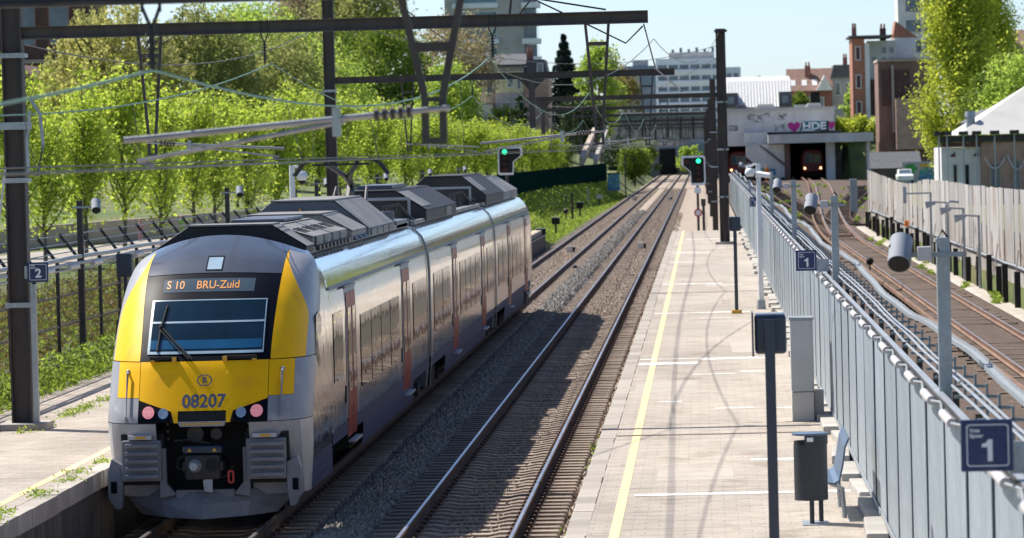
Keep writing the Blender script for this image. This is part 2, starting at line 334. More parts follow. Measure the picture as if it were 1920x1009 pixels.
# ------------------------------------------------------------------ tracks
RP = [(-0.075,-0.172),(0.075,-0.172),(0.075,-0.160),(0.012,-0.135),(0.012,-0.05),(0.036,-0.036),(0.036,-0.006),(0.028,0.0),(-0.028,0.0),(-0.036,-0.006),(-0.036,-0.036),(-0.012,-0.05),(-0.012,-0.135),(-0.075,-0.160)]
def rail(parent, xf, zf, ys, dark='rail_rust', top='rail_top', w=1.0):
    P = [(x*w, z) for x, z in RP]
    r = MB().sweep(P, ys, [xf(y) for y in ys], [zf(y) for y in ys]).build('rail', dark, parent)
    if top:
        MB().grid([[(xf(y)-0.021*w, y, zf(y)+0.003), (xf(y)+0.021*w, y, zf(y)+0.003)] for y in ys]).build('running_surface', top, r, fix=False)
    return r
def clips(parent, xc, y0, n, step):
    b = MB()
    for i in range(n):
        for s in (-1, 1):
            b.box(xc+s*0.10-0.035, xc+s*0.10+0.035, y0+i*step-0.06, y0+i*step+0.06, -0.17, -0.115)
    tag(b.build('rail_clips', 'rail_rust', parent, fix=False), kind='stuff')
def main_track(cx, label, y0, n_own, n_rest):
    t = thing('railway_track', label, 'railway track', (cx, y0, -0.17))
    ysr = [5, 40, 80, 120, 160, 200, 260, 320, 400, 500, 600, 760, 900]
    for s in (-1, 1): rail(t, lambda y, s=s: cx+s*0.7535, lambda y: 0.0, ysr)
    # concrete sleeper: thick seats under the rails, dished middle
    prof = [(-1.30,-0.185),(-1.28,-0.172),(-0.50,-0.170),(-0.34,-0.20),(0.34,-0.20),(0.50,-0.170),(1.28,-0.172),(1.30,-0.185),(1.30,-0.33),(-1.30,-0.33)]
    b = MB(); yy = y0; b.prism([(cx+x, z) for x, z in prof], 'y', yy-0.13, yy+0.13); src = b.build('sleeper', 'sleeper', t)
    for i in range(1, n_own): inst(src, t, (random.uniform(-.012, .012), i*0.6, random.uniform(-.006, .004)), (0, 0, random.uniform(-.006, .006)))
    if n_rest:
        b = MB()
        for i in range(n_rest): b.prism([(cx+x, z) for x, z in prof], 'y', y0+(n_own+i)*0.6-0.13, y0+(n_own+i)*0.6+0.13)
        tag(b.build('far_sleepers', 'sleeper', t, fix=False), kind='stuff')
    for s in (-1, 1): clips(t, cx+s*0.7535, y0, 200, 0.6)
    return t
main_track(T1, 'main line railway track that the yellow and grey train stands on', 44.2, 150, 600)
main_track(T2, 'empty railway track between the train and the right platform', 44.2, 290, 460)
# metro tracks
MB().grid([[(x, y, metro_z(y)-0.40+dz) for x, dz in ((2.33, -.05), (5.2, 0.02), (6.6, 0.10), (7.6, 0.17), (9.0, 0.19), (10.4, 0.17), (11.0, 0.05), (11.97, -.04))] for y in [20+10*i for i in range(29)]]).build('metro_ballast', 'metro_ballast', smooth=True)['kind'] = 'structure'
MB().grid([[(x, y, metro_z(y)-0.38+dz) for x, dz in ((2.33, -.05), (6.6, 0.06), (9, .14), (13.0, 0.14), (15.5, 0.10), (19, -.02))] for y in [300+10*i for i in range(23)]]).build('depot_ballast', 'metro_ballast', smooth=True)['kind'] = 'structure'
mt = thing('metro_track', 'rusty metro track with a raised third rail beyond the galvanised fence', 'railway track', (9.0, 84, -1.17))
ysm = [60, 90, 130, 170, 210, 240]+[250+12*i for i in range(21)]
for s in (-0.7535, 0.7535): rail(mt, lambda y, s=s: metro_x(y)+s, metro_z, ysm, 'rail_rust_light', 'rail_top')
tr = MB().sweep([(-0.05,-0.02),(0.05,-0.02),(0.06,0.10),(0.05,0.13),(-0.05,0.13),(-0.06,0.10)], ysm, [metro_x(y)-1.53 for y in ysm], [metro_z(y) for y in ysm]).build('third_rail', 'rail_rust_light', mt)
b = MB()
b.box(9.0-1.62, 9.0-1.44, 84-0.13, 84+0.13, -1.17, -1.03); b.box(9.0-1.60, 9.0-1.46, 84-.06, 84+.06, -1.04, -1.015)
chair = b.build('insulator_chair', 'black_matte', mt)
for i in range(1, 74): inst(chair, mt, (metro_x(84+i*2.6)-9.0, i*2.6, metro_z(84+i*2.6)+1.0))
b = MB(); b.box(9.0-1.75, 9.0+1.45, 84-0.13, 84+0.13, -1.30, -1.168); src = b.build('sleeper', 'sleeper_wood', mt)
for i in range(1, 250):
    y = 84+i*0.75
    o = inst(src, mt, (metro_x(y)-9.0+random.uniform(-.12, .12), i*0.75, metro_z(y)+1.0+random.choice((-.085, -.09, -.075, -.1, -.03, -.09, -.08, -.05))), (0, 0, random.uniform(-.03, .03)))
def siding(label, pts, z0):
    t = thing('metro_track', label, 'railway track', pts[0])
    pts = [Vector(p) for p in pts]
    for s in (-0.72, 0.72):
        line = []
        for i, p in enumerate(pts):
            d = (pts[min(i+1, len(pts)-1)]-pts[max(i-1, 0)]).normalized(); line.append(p+Vector((d.y, -d.x, 0))*s)
        b = MB()
        for a, c in zip(line, line[1:]): b.bar(a, c, 0.07, 0.15)
        r = b.build('rail', 'rail_rust', t)
    for i in range(len(pts)-1):
        for k in range(3):
            p = pts[i].lerp(pts[i+1], k/3); MB().box(p.x-1.2, p.x+1.2, p.y-.13, p.y+.13, p.z-.22, p.z-.09).build('sleeper', 'sleeper_wood', t)
def curve(p0, p1, n, sag=0.0):
    return [(p0[0]+(p1[0]-p0[0])*sst(0, 1, i/n), p0[1]+(p1[1]-p0[1])*i/n, metro_z(p0[1]+(p1[1]-p0[1])*i/n)-0.06) for i in range(n+1)]
siding('rusty metro track curving left of the through track before the station', curve((8.9, 268), (6.4, 470), 14), 0)
siding('short rusty siding curving away beside the end of the corrugated wall', curve((10.3, 300), (16.2, 430), 10), 0)
b = MB(); b.grid([[(x, y, metro_z(y)-0.30+0.09*(0.4+0.6*math.sin(i))*(0 if x in (10.9, 11.7) else 1)) for x in (10.9, 11.1, 11.5, 11.7)] for i, y in enumerate(range(90, 300, 6))])
tag(b.build('cable_trough', 'coping'), 'pale concrete cable trough at the foot of the corrugated wall', 'cable trough')

# ------------------------------------------------------------------ platforms
PZ = 0.76
pr = MB().box(-1.40, 2.27, 12, 205, -0.6, PZ).build('platform', 'platform_paving'); tag(pr, kind='structure')
b = MB(); b.box(-1.65, -1.403, 30.0, 30.994, 0.50, PZ+0.004); src = b.build('edge_slab', 'coping', pr, bevel=0.008)
for i in range(1, 175): inst(src, pr, (random.uniform(-.010, .008), i*1.0, random.uniform(-.005, .004)))
MB().box(-1.60, -1.403, 12, 205, -0.6, 0.497).build('face_wall', 'concrete_dark', pr)
MB().grid([[(-1.145, y, PZ+0.004), (-1.030, y, PZ+0.004)] for y in (12, 60, 120, 204.9)]).build('yellow_line', 'paint_yellow', pr, fix=False)
for x0, x1, y, w in ((-0.95, 1.72, 49.9, .30), (-1.38, -0.2, 79.9, .85), (-0.15, 1.2, 81.4, .55), (-1.38, 1.0, 81.9, .28), (-1.36, 1.1, 104.2, .5), (-0.2, 0.6, 100.8, .3), (-1.36, .5, 126.0, .7), (0.0, 1.1, 124.6, .4), (0.55, 1.3, 55.2, .3), (0.1, 0.75, 66.2, .25), (1.0, 1.7, 66.0, .3), (-0.85, -0.45, 68.2, .25), (-1.2, .2, 163.0, .8), (-1.3, -.4, 150, .7), (-.9, 1.4, 186, .9), (.6, 1.3, 76.8, .3), (-.3, .5, 76.2, .2)):
    MB().grid([[(x0, y, PZ+0.0042), (x1, y+(x1-x0)*0.02, PZ+0.0042)], [(x0, y+w, PZ+0.0042), (x1, y+w+(x1-x0)*0.02, PZ+0.0042)]]).build('white_line', 'paint_white', pr, fix=False)
for i, (x0, x1, y0, y1) in enumerate(((-.7, .3, 52.2, 54.0), (.2, 1.3, 57.0, 58.4), (-1.3, -.2, 70.5, 74.5), (.5, 1.5, 84.0, 90.0), (-.6, .6, 92.0, 98.5), (-1.2, .4, 110, 116), (.1, 1.6, 134, 146), (-1.0, .8, 168, 176))):
    MB().grid([[(x0, y0, PZ+.0016), (x1, y0, PZ+.0016)], [(x0, y1, PZ+.0016), (x1, y1, PZ+.0016)]]).build('patch_slab', 'patch_paving', pr, fix=False)
MB().box(-1.39, 1.9, 60.35, 60.55, PZ+0.001, PZ+0.004).build('joint_strip', 'concrete_dark', pr)
pl = MB().box(-12.65, -8.70, 20, 216, -0.6, PZ).build('platform', 'platform_paving'); tag(pl, kind='structure')
b = MB(); b.box(-8.697, -8.44, 30.0, 30.994, 0.52, PZ+0.004); src = b.build('edge_slab', 'coping', pl, bevel=0.008)
for i in range(1, 100): inst(src, pl, (random.uniform(-.012, .008), i*1.0, random.uniform(-.006, .004)))
MB().box(-8.697, -8.50, 20, 216, -0.6, 0.517).build('face_wall', 'concrete_dark', pl)
MB().grid([[(-9.03, y, PZ+0.004), (-8.91, y, PZ+0.004)] for y in (20, 60, 120, 215.9)]).build('yellow_line', 'paint_yellow', pl, fix=False)

# ------------------------------------------------------------------ the train
mat('train_yellow', (1.0, 0.52, 0.0), 0.40, var=0.04, scale=1.5, coat=0.05, spec=.2, c2=(0.95, 0.48, 0.0), t2=(0.5, 0.8), c3=(0.90, 0.45, 0.01))
mat('train_grey', (0.32, 0.325, 0.35), 0.42, var=0.12, scale=2, coat=0.1, c2=(0.265, 0.265, 0.28), c3=(0.37, 0.37, 0.385))
mat('train_grey_light', (0.44, 0.45, 0.46), 0.38, var=0.06, scale=2, coat=0.3)
mat('train_dark', (0.030, 0.036, 0.048), 0.22, var=0.15, scale=2, coat=0.6)
mat('dome_grey', (0.050, 0.060, 0.080), 0.24, var=0.15, scale=2.5, coat=0.5, c2=(0.065, 0.075, 0.095))
mat('mask_black', (0.004, 0.006, 0.012), 0.45, var=0.1, spec=.06)
mat('screen_glass', (0.006, 0.022, 0.042), 0.06, var=0.25, scale=1.2, spec=.35)
mat('blind_blue', (0.012, 0.085, 0.19), 0.15, var=0.15, scale=2, spec=.4)
mat('screen_bar', (0.30, 0.42, 0.52), 0.3, var=0.1)
mat('display_panel', (0.05, 0.075, 0.10), 0.2, var=0.1, coat=0.6)
mat('led_orange', (0.5, 0.2, 0.04), 0.5, emit=(1.0, 0.42, 0.10), estr=0.16)
mat('light_red', (0.5, 0.08, 0.09), 0.3, var=0.1, scale=60, coat=0.5)
mat('light_red_dot', (0.85, 0.55, 0.58), 0.25, var=0.05, emit=(1.0, 0.4, 0.45), estr=0.3, coat=0.5)
mat('light_chrome', (0.75, 0.76, 0.78), 0.12, metal=0.9, var=0.05)
mat('number_blue', (0.075, 0.10, 0.17), 0.4, var=0.05)
mat('skirt_blue', (0.025, 0.04, 0.115), 0.5, var=0.12, spec=.08)
mat('train_grey_dark', (0.19, 0.20, 0.225), 0.45, var=0.14, scale=3, c2=(0.145, 0.148, 0.16), c3=(0.23, 0.23, 0.24))
mat('door_red', (0.26, 0.018, 0.022), 0.25, var=0.1, spec=.02)
mat('underframe', (0.018, 0.017, 0.017), 0.8, var=0.4, scale=5, c2=(0.035, 0.026, 0.02))
mat('roof_grey', (0.20, 0.21, 0.22), 0.5, var=0.15, scale=2, c2=(0.15, 0.155, 0.16))
mat('roof_box_light', (0.23, 0.23, 0.225), 0.6, var=0.2, scale=2.5, c2=(0.15, 0.148, 0.14))
mat('roof_box_blue', (0.105, 0.125, 0.16), 0.45, var=0.1, scale=2)
mat('roof_box_black', (0.020, 0.019, 0.022), 0.6, var=0.2, scale=2, c2=(0.03, 0.027, 0.026))
mat('gangway', (0.10, 0.115, 0.14), 0.5, var=0.15)
def steel_side():
    """polished stainless side that mirrors the platform with a slight oil-can ripple"""
    m, n, l, b = ntree('stainless_side'); tc = n.new('ShaderNodeTexCoord')
    b.inputs['Metallic'].default_value = 1.0
    mp = n.new('ShaderNodeMapping'); mp.inputs['Scale'].default_value = (1, 0.55, 1.6); l.new(tc.outputs['Object'], mp.inputs[0])
    z = n.new('ShaderNodeTexNoise'); z.inputs['Scale'].default_value = 2.6; z.inputs['Detail'].default_value = 3; l.new(mp.outputs[0], z.inputs[0])
    m2 = n.new('ShaderNodeMapping'); m2.inputs['Scale'].default_value = (1, 2.2, 0.12); l.new(tc.outputs['Object'], m2.inputs[0])
    z2 = n.new('ShaderNodeTexNoise'); z2.inputs['Scale'].default_value = 3.0; z2.inputs['Detail'].default_value = 2; l.new(m2.outputs[0], z2.inputs[0])
    ad = n.new('ShaderNodeMath'); ad.operation = 'ADD'; l.new(z.outputs[0], ad.inputs[0]); l.new(z2.outputs[0], ad.inputs[1])
    bp = n.new('ShaderNodeBump'); bp.inputs['Strength'].default_value = 0.06; bp.inputs['Distance'].default_value = 0.02; l.new(ad.outputs[0], bp.inputs['Height']); l.new(bp.outputs[0], b.inputs['Normal'])
    r = n.new('ShaderNodeValToRGB'); r.color_ramp.elements[0].color = (0.84, 0.82, 0.80, 1); r.color_ramp.elements[1].color = (0.93, 0.92, 0.91, 1); l.new(z.outputs[0], r.inputs[0]); l.new(r.outputs[0], b.inputs['Base Color'])
    r2 = n.new('ShaderNodeMapRange'); r2.inputs[1].default_value = 0.3; r2.inputs[2].default_value = 0.7; r2.inputs[3].default_value = 0.03; r2.inputs[4].default_value = 0.12; l.new(z2.outputs[0], r2.inputs[0]); l.new(r2.outputs[0], b.inputs['Roughness'])
    MATS['stainless_side'] = m
    m, n, l, b = ntree('side_glass'); b.inputs['Base Color'].default_value = (0.03, 0.024, 0.02, 1); b.inputs['Roughness'].default_value = 0.02; b.inputs['Specular IOR Level'].default_value = 0.30
    tc = n.new('ShaderNodeTexCoord'); z = n.new('ShaderNodeTexNoise'); z.inputs['Scale'].default_value = 1.6; l.new(tc.outputs['Object'], z.inputs[0])
    bp = n.new('ShaderNodeBump'); bp.inputs['Strength'].default_value = 0.12; bp.inputs['Distance'].default_value = 0.02; l.new(z.outputs[0], bp.inputs['Height']); l.new(bp.outputs[0], b.inputs['Normal'])
    MATS['side_glass'] = m
steel_side()
TX = -6.93
train = thing('passenger_train', 'yellow and grey three-car electric train standing at the left platform', 'train', (TX, 55.2, 0))
NT = dict(z=[0.40,1.0,1.45,1.9,2.28,2.7,3.12,3.45,3.75,3.96], y=[55.45,55.22,55.00,55.244,55.45,55.84,56.28,56.73,57.35,58.15],
          w=[1.36,1.41,1.42,1.42,1.42,1.415,1.39,1.34,1.26,1.14], d=[0.80,1.0,1.15,1.3,1.5,1.65,1.75,1.65,1.25,0.65], dr=[0,0,0,0,0,0.0,0.02,0.07,0.16,0.27])
NE = 3.0
def nv(k, z): return float(np.interp(z, NT['z'], NT[k]))
def smooth_tables():
    zz = np.linspace(0.4, 3.96, 120); out = {'z': list(zz)}
    for k in ('y', 'w', 'd', 'dr'):
        v = np.interp(zz, NT['z'], NT[k]); ker = np.ones(9)/9; p = np.pad(v, 4, mode='reflect', reflect_type='odd'); out[k] = list(np.convolve(p, ker, 'valid'))
    return out
NT = smooth_tables()
def a_of_x(x, z): return math.copysign(2/math.pi*math.asin(min(1, abs(x)/nv('w', z))**(NE/2)), x)
def nose(a, z, push=0.0):
    s = math.sin(abs(a)*math.pi/2)**(2/NE) if a else 0.0; c = max(0.0, math.cos(abs(a)*math.pi/2))**(2/NE)
    w, d = nv('w', z)-push, nv('d', z)
    x = math.copysign(w*s, a); return (TX+x, nv('y', z)+push+d*(1-c), z-nv('dr', z)*(s**2))
def fy(X, z, out=0.006):
    """front surface y at world X, height z"""
    x = min(abs(X-TX)/nv('w', z), 0.999); zz = z+nv('dr', z)*x*x; return nv('y', min(3.96, zz))+nv('d', zz)*(1-(1-x**NE)**(1/NE))-out
def patch(name, m, z0, z1, xl, xr, parent=train, nz=10, nx=8, push=0.0, smooth=True):
    """piece of the nose skin between x limits xl(z), xr(z); a limit of 9 / -9 means right round the corner to the side"""
    rows = []
    for j in range(nz+1):
        z = z0+(z1-z0)*j/nz; l_, r_ = xl(z), xr(z)
        al = -1 if l_ <= -9 else a_of_x(l_, z); ar = 1 if r_ >= 9 else a_of_x(r_, z)
        rows.append([nose(al+(ar-al)*i/nx, z, push) for i in range(nx+1)])
    return MB().grid(rows).build(name, m, parent, smooth=smooth)
def cols(name, m, xsl, zb, zt, parent=train, nz=8, push=0.0):
    """piece of the nose skin made of columns with bottom zb(x) and top zt(x)"""
    rows = []
    for x in xsl:
        b0, t0 = zb(x), zt(x); rows.append([nose(a_of_x(x, b0+(t0-b0)*j/nz), b0+(t0-b0)*j/nz, push) for j in range(nz+1)])
    return MB().grid(rows).build(name, m, parent, smooth=True)
K = lambda v: (lambda z: v)
# dark inner shell seen only in the seams
patch('inner_shell', 'black_matte', 1.46, 3.94, K(-9), K(9), nz=24, nx=30, push=0.02)
for s in (-1, 1):
    rows = [[nose(s*(a_of_x(0.64, z)+(1-a_of_x(0.64, z))*i/10), z, 0.02) for i in range(11)] for z in np.linspace(0.42, 1.46, 8)]
    MB().grid(rows).build('inner_shell', 'black_matte', train, smooth=True)
# yellow bonnet with cut-outs for the lamps and the coupler hatch
def zb_hood(x):
    x = abs(x)
    if x <= 0.331: return 1.615
    if x <= 0.385: return 1.455
    if x <= 0.425: return 1.455+(x-0.385)/0.04*0.155
    return 1.61+(x-0.425)/(0.89-0.425)*0.155
hx = [-0.885,-0.75,-0.6,-0.5,-0.425,-0.405,-0.385,-0.36,-0.3312,-0.331,-0.2,-0.1,0,0.1,0.2,0.331,0.3312,0.36,0.385,0.405,0.425,0.5,0.6,0.75,0.885]
hx = sorted(set(hx+[round(-0.84+0.06*i, 3) for i in range(29) if all(abs(abs(-0.84+0.06*i)-q) > .012 for q in (0.331, 0.3312, 0.36, 0.385, 0.405, 0.425))]))
hood = cols('bonnet', 'train_yellow', hx, lambda x: zb_hood(x) if abs(abs(x)-0.3312) > 1e-6 else 1.455, K(2.275), nz=14)
cols('hatch_recess', 'mask_black', [-.33,-.2,0,.2,.33], K(1.46), K(1.61), push=0.05)
MB().prism([(TX-.30, 1.405), (TX+.30, 1.405), (TX+.33, 1.47), (TX-.33, 1.47)], 'y', fy(TX, 1.45, 0.03), fy(TX, 1.45, -0.2)).build('hatch_lip', 'train_grey', train)
MB().box(TX-.28, TX+.28, fy(TX, 1.44, 0.036), fy(TX, 1.44, 0.02), 1.43, 1.452).build('yellow_strip', 'yellow_plastic', train)
text('running_number', '08207', 0.245, 'number_blue', train, (TX+0.02, 0, 1.735), bold=0.006, yf=lambda X, z: fy(X, z, 0.0025), sx=0.98)
text('emblem', 'B', 0.115, 'number_blue', train, (TX+0.02, 0, 2.02), bold=0.003, yf=lambda X, z: fy(X, z, 0.0025))
b = MB(); n = 28; cx, cz = TX+.02, 2.02
vs = [(cx+0.105*math.cos(2*math.pi*i/n), fy(cx+0.105*math.cos(2*math.pi*i/n), cz+0.078*math.sin(2*math.pi*i/n), 0.0025), cz+0.078*math.sin(2*math.pi*i/n)) for i in range(n)]+[(cx+0.090*math.cos(2*math.pi*i/n), fy(cx+.09*math.cos(2*math.pi*i/n), cz+0.064*math.sin(2*math.pi*i/n), 0.0025), cz+0.064*math.sin(2*math.pi*i/n)) for i in range(n)]
b.add(vs, [(i, (i+1) % n, n+(i+1) % n, n+i) for i in range(n)]).build('emblem_ring', 'number_blue', train, fix=False)
def disc(b, cx, cz, r, out, n=20, r0=0.0):
    vs = [(cx+r*math.cos(2*math.pi*i/n), fy(cx+r*math.cos(2*math.pi*i/n), cz+r*math.sin(2*math.pi*i/n), out), cz+r*math.sin(2*math.pi*i/n)) for i in range(n)]
    if r0:
        vs += [(cx+r0*math.cos(2*math.pi*i/n), fy(cx+r0*math.cos(2*math.pi*i/n), cz+r0*math.sin(2*math.pi*i/n), out), cz+r0*math.sin(2*math.pi*i/n)) for i in range(n)]
        b.add(vs, [(i, (i+1) % n, n+(i+1) % n, n+i) for i in range(n)])
    else: b.add(vs, [tuple(range(n))])
for s in (-1, 1):
    # lamp cluster
    hs = [s*x for x in (0.432, 0.5, 0.6, 0.7, 0.8, 0.878)]
    cl = cols('lamp_cluster', 'mask_black', hs, lambda x: 1.465, lambda x: zb_hood(x)-0.008, push=0.002)
    b = MB(); disc(b, TX+s*0.745, 1.60, 0.088, 0.008); tl = b.build('tail_lamp', 'light_red', cl, fix=False)
    b = MB()
    for k in range(5):
        for q in range(max(1, 6*k)):
            t = 2*math.pi*q/max(1, 6*k); disc(b, TX+s*.745+0.0185*k*math.cos(t), 1.60+0.0185*k*math.sin(t), 0.0075, 0.012, 6)
    tag(b.build('light_dots', 'light_red_dot', cl, fix=False), kind='stuff')
    b = MB(); disc(b, TX+s*0.535, 1.585, 0.070, 0.007, r0=0.052); b.build('lamp_bezel', 'light_chrome', cl, fix=False)
    b = MB(); disc(b, TX+s*0.535, 1.585, 0.052, 0.004); b.build('lamp_bowl', 'screen_bar', cl, fix=False)
    b = MB(); disc(b, TX+s*0.535, 1.585, 0.030, 0.010); b.build('lamp_lens', 'light_chrome', cl, fix=False)
    # corner panels: yellow above, grey below and round the side
    sg = (lambda f: f) if s > 0 else None
    def P2(name, m, z0, z1, x0, x1, nz=8, nx=6):
        if s > 0: return patch(name, m, z0, z1, x0, x1, nz=nz, nx=nx)
        return patch(name, m, z0, z1, lambda z: -x1(z), lambda z: -x0(z), nz=nz, nx=nx)
    P2('corner_panel', 'train_yellow', 1.795, 2.27, K(0.893), K(1.22))
    P2('corner_panel', 'train_grey', 1.455, 1.79, K(0.893), K(1.222))
    P2('corner_panel', 'train_grey', 1.455, 2.27, K(1.222), K(9), nx=8)
    inner = lambda z: 0.905+0.055*sst(2.3, 3.7, z)
    outer = lambda z: 1.34-0.36*sst(2.75, 3.86, z)
    P2('pillar', 'train_yellow', 2.282, 3.86, inner, outer, nz=20)
    P2('cheek', 'train_grey', 2.282, 3.86, outer, K(9), nz=20, nx=10)
    # grab rail
    g = MB(); hxp = TX+s*1.07; ya = fy(hxp, 2.12, 0.07)
    g.tube([(hxp, fy(hxp, 2.14, -0.01), 2.14), (hxp, ya, 2.12), (hxp, fy(hxp, 1.55, .07), 1.54), (hxp, fy(hxp, 1.5, -.01), 1.50)], 0.017, 8)
    g.ball((hxp, fy(hxp, 2.14, 0.0), 2.14), 0.035, 8, 5); g.ball((hxp, fy(hxp, 1.50, 0.0), 1.50), 0.035, 8, 5)
    g.build('grab_rail', 'train_grey', train, smooth=True)
    # lower fascia with the buffer block
    P2('lower_fascia', 'train_grey', 0.42, 1.445, K(0.64), K(1.30), nz=10, nx=8)
    P2('lower_fascia', 'train_grey_light', 0.42, 1.445, K(1.302), K(9), nz=10, nx=8)
    bx0, bx1 = sorted((TX+s*0.585, TX+s*1.13)); yb = 55.06
    rc = MB().box(bx0-0.02, bx1+.03, yb+0.20, yb+0.5, 0.60, 1.30).build('buffer_recess', 'black_matte', train)
    bf = MB().box(bx0, bx1, yb+0.06, yb+0.5, 0.66, 1.22).build('anti_climber', 'train_grey_dark', train, bevel=0.02)
    for k in range(5): MB().box(bx0+.06, bx1-.02, yb-0.02, yb+0.07, 0.70+k*0.105, 0.755+k*0.105).build('rib', 'train_grey_dark', bf, bevel=0.008)
    MB().box(bx0+0.1, bx1-.12, yb+.02, yb+.3, 1.235, 1.29).build('step_plate', 'train_grey_light', bf)
    MB().box(bx0+0.2, bx1-.2, yb+.01, yb+.02, 1.245, 1.28).build('step_mark', 'yellow_plastic', bf)
    ox = TX+s*1.13
    b = MB(); b.prism([(ox, 0.88), (ox+s*0.15, 0.97), (ox+s*.20, 0.80), (ox+s*.20, 0.44), (ox+s*0.11, 0.28), (ox+s*.03, 0.28), (ox, 0.62)], 'y', yb+.12, yb+.36); b.build('bracket', 'train_grey_dark', train, bevel=0.01)
    MB().box(ox+s*.12-.04, ox+s*.12+.04, yb+.105, yb+.125, 0.50, 0.66).build('socket', 'mask_black', train)
# windscreen mask, glass, frame, blind, wiper
mask = patch('windscreen_mask', 'mask_black', 2.282, 3.445, lambda z: -(0.90+0.055*sst(2.3, 3.7, z)), lambda z: 0.90+0.055*sst(2.3, 3.7, z), nz=18, nx=20)
ws = cols('windscreen', 'screen_glass', list(np.linspace(-.80, .80, 17)), K(2.37), K(3.10), nz=10, push=-0.006)
cols('blind', 'blind_blue', list(np.linspace(-.77, .77, 17)), K(2.44), K(2.56), ws, 2, push=-0.010)
cols('screen_bar', 'screen_bar', list(np.linspace(-.78, .79, 17)), K(2.785), K(2.81), ws, 2, push=-0.012)
cols('screen_bar', 'screen_bar', list(np.linspace(-.80, .80, 17)), K(2.375), K(2.41), ws, 2, push=-0.012)
cols('screen_bar', 'screen_bar', list(np.linspace(-.80, .80, 17)), K(3.085), K(3.098), ws, 2, push=-0.012)
cols('screen_bar', 'screen_bar', [-.80, -.765], K(2.412), K(3.083), ws, 8, push=-0.012)
cols('screen_bar', 'screen_bar', [.785, .80], K(2.412), K(3.083), ws, 8, push=-0.012)
w = MB()
def wp(x, z, out): return (TX+x, fy(TX+x, z, out), z)
w.tube([wp(-.16, 2.31, .05), wp(-.38, 2.50, .05), wp(-.63, 2.74, .05)], 0.013, 6); w.tube([wp(-.20, 2.31, .05), wp(-.42, 2.48, .05), wp(-.66, 2.72, .05)], 0.010, 6)
w.tube([wp(-.58, 3.02, .03), wp(-.64, 2.72, .045), wp(-.66, 2.41, .03)], 0.014, 6); w.ball(wp(-.64, 2.735, .05), 0.03, 8, 5)
w.build('wiper', 'black_matte', ws, smooth=True)
for x0, x1 in ((-.75, -.38), (.26, .72)):
    b = MB(); b.box(TX+x0, TX+x1, fy(TX+.5, 2.33, .05), fy(TX+.5, 2.33, .0), 2.30, 2.345); b.build('wiper_cover', 'black_matte', mask)
    for x in (x0+.03, x1-.03): MB().box(TX+x-.03, TX+x+.03, fy(TX+x, 2.31, .06), fy(TX+x, 2.31, .0), 2.265, 2.335).build('cover_clip', 'yellow_plastic', mask)
dp = cols('destination_display', 'display_panel', list(np.linspace(-.67, .61, 13)), K(3.20), K(3.38), nz=3, push=-0.006)
text('display_text', 'S 10', 0.15, 'led_orange', dp, (TX-.50, 0, 3.29), yf=lambda X, z: fy(X, z, .016), bold=.001)
text('display_text', 'BRU-Zuid', 0.15, 'led_orange', dp, (TX+.10, 0, 3.29), yf=lambda X, z: fy(X, z, .016), bold=.001)
patch('nose_dome', 'dome_grey', 3.455, 3.955, lambda z: -(0.945+0.015*sst(3.4, 3.7, z)-0.0*z), lambda z: 0.945+0.015*sst(3.4, 3.7, z), nz=14, nx=20)
for s in (-1, 1):
    patch('dome_corner', 'dome_grey', 3.862, 3.955, (lambda z: 0.96) if s > 0 else K(-9), K(9) if s > 0 else (lambda z: -0.96), nz=4, nx=8)
tw = cols('roof_lamp', 'screen_bar', [-.09, .02, .11], K(3.50), K(3.66), nz=3, push=-0.012)
cols('roof_lamp_frame', 'mask_black', [-.11, .02, .13], K(3.48), K(3.68), nz=3, push=-0.006)
# cab sides, from the rounded corner back to the first body panel
SEC = [(1.36,0.42),(1.41,1.0),(1.42,1.45),(1.42,2.7),(1.405,3.0),(1.36,3.22),(1.27,3.42),(1.12,3.57),(0.9,3.64),(0.0,3.68)]
for s in (-1, 1):
    rows = []
    for z in np.linspace(0.86, 3.9, 16):
        p = nose(s*1.0, z); x1 = float(np.interp(min(p[2], 3.64), [q[1] for q in SEC], [q[0] for q in SEC])); rows.append([p, (TX+s*x1, 59.2, min(p[2], 3.62))])
    MB().grid(rows).build('cab_side', 'stainless_side', train, smooth=True)
    rows = []
    for z in np.linspace(0.42, 0.855, 4):
        p = nose(s*1.0, z); rows.append([p, (TX+s*1.39, 59.2, z)])
    MB().grid(rows).build('cab_skirt', 'skirt_blue', train)
    yw = [57.0, 58.0]; b = MB(); b.add([(TX+s*1.424, 56.75, 2.28), (TX+s*1.424, 57.35, 2.05), (TX+s*1.424, 57.75, 2.75), (TX+s*1.418, 57.45, 2.86), (TX+s*1.418, 57.0, 2.80)], [(0, 1, 2, 3, 4)])
    b.build('cab_window', 'side_glass', train)
# coupler bay
MB().box(TX-.64, TX+.64, 55.75, 55.9, .40, 1.46).build('coupler_bay_wall', 'black_matte', train)
MB().box(TX-.64, TX+.64, 55.30, 55.9, 1.452, 1.47).build('coupler_bay_roof', 'black_matte', train)
for s in (-1, 1):
    MB().prism([(TX+s*.62, .42), (TX+s*.62, 1.10), (TX+s*.53, 1.10), (TX+s*.53, .62), (TX+s*.40, .46)], 'y', 55.22, 55.36).build('coupler_frame', 'train_grey_dark', train)
    b = MB()
    for k in range(3): b.ball((TX+s*.56, 55.7, 1.40-k*.10), .022, 8, 4)
    b.build('bolts', 'galv', train)
MB().box(TX-.40, TX+.40, 55.22, 55.36, .42, .52).build('coupler_frame', 'train_grey_dark', train)
cp = MB(); cp.box(TX-.24, TX+.24, 54.95, 55.3, .68, 1.02); cp.box(TX-.28, TX+.28, 55.0, 55.7, .78, .93)
cpl = cp.build('coupler', 'steel_black', train, bevel=.03)
MB().cyl((TX-.10, 54.80, .87), (TX-.10, 55.0, .87), .055, .105, 16).build('coupler_cone', 'galv', cpl, smooth=True)
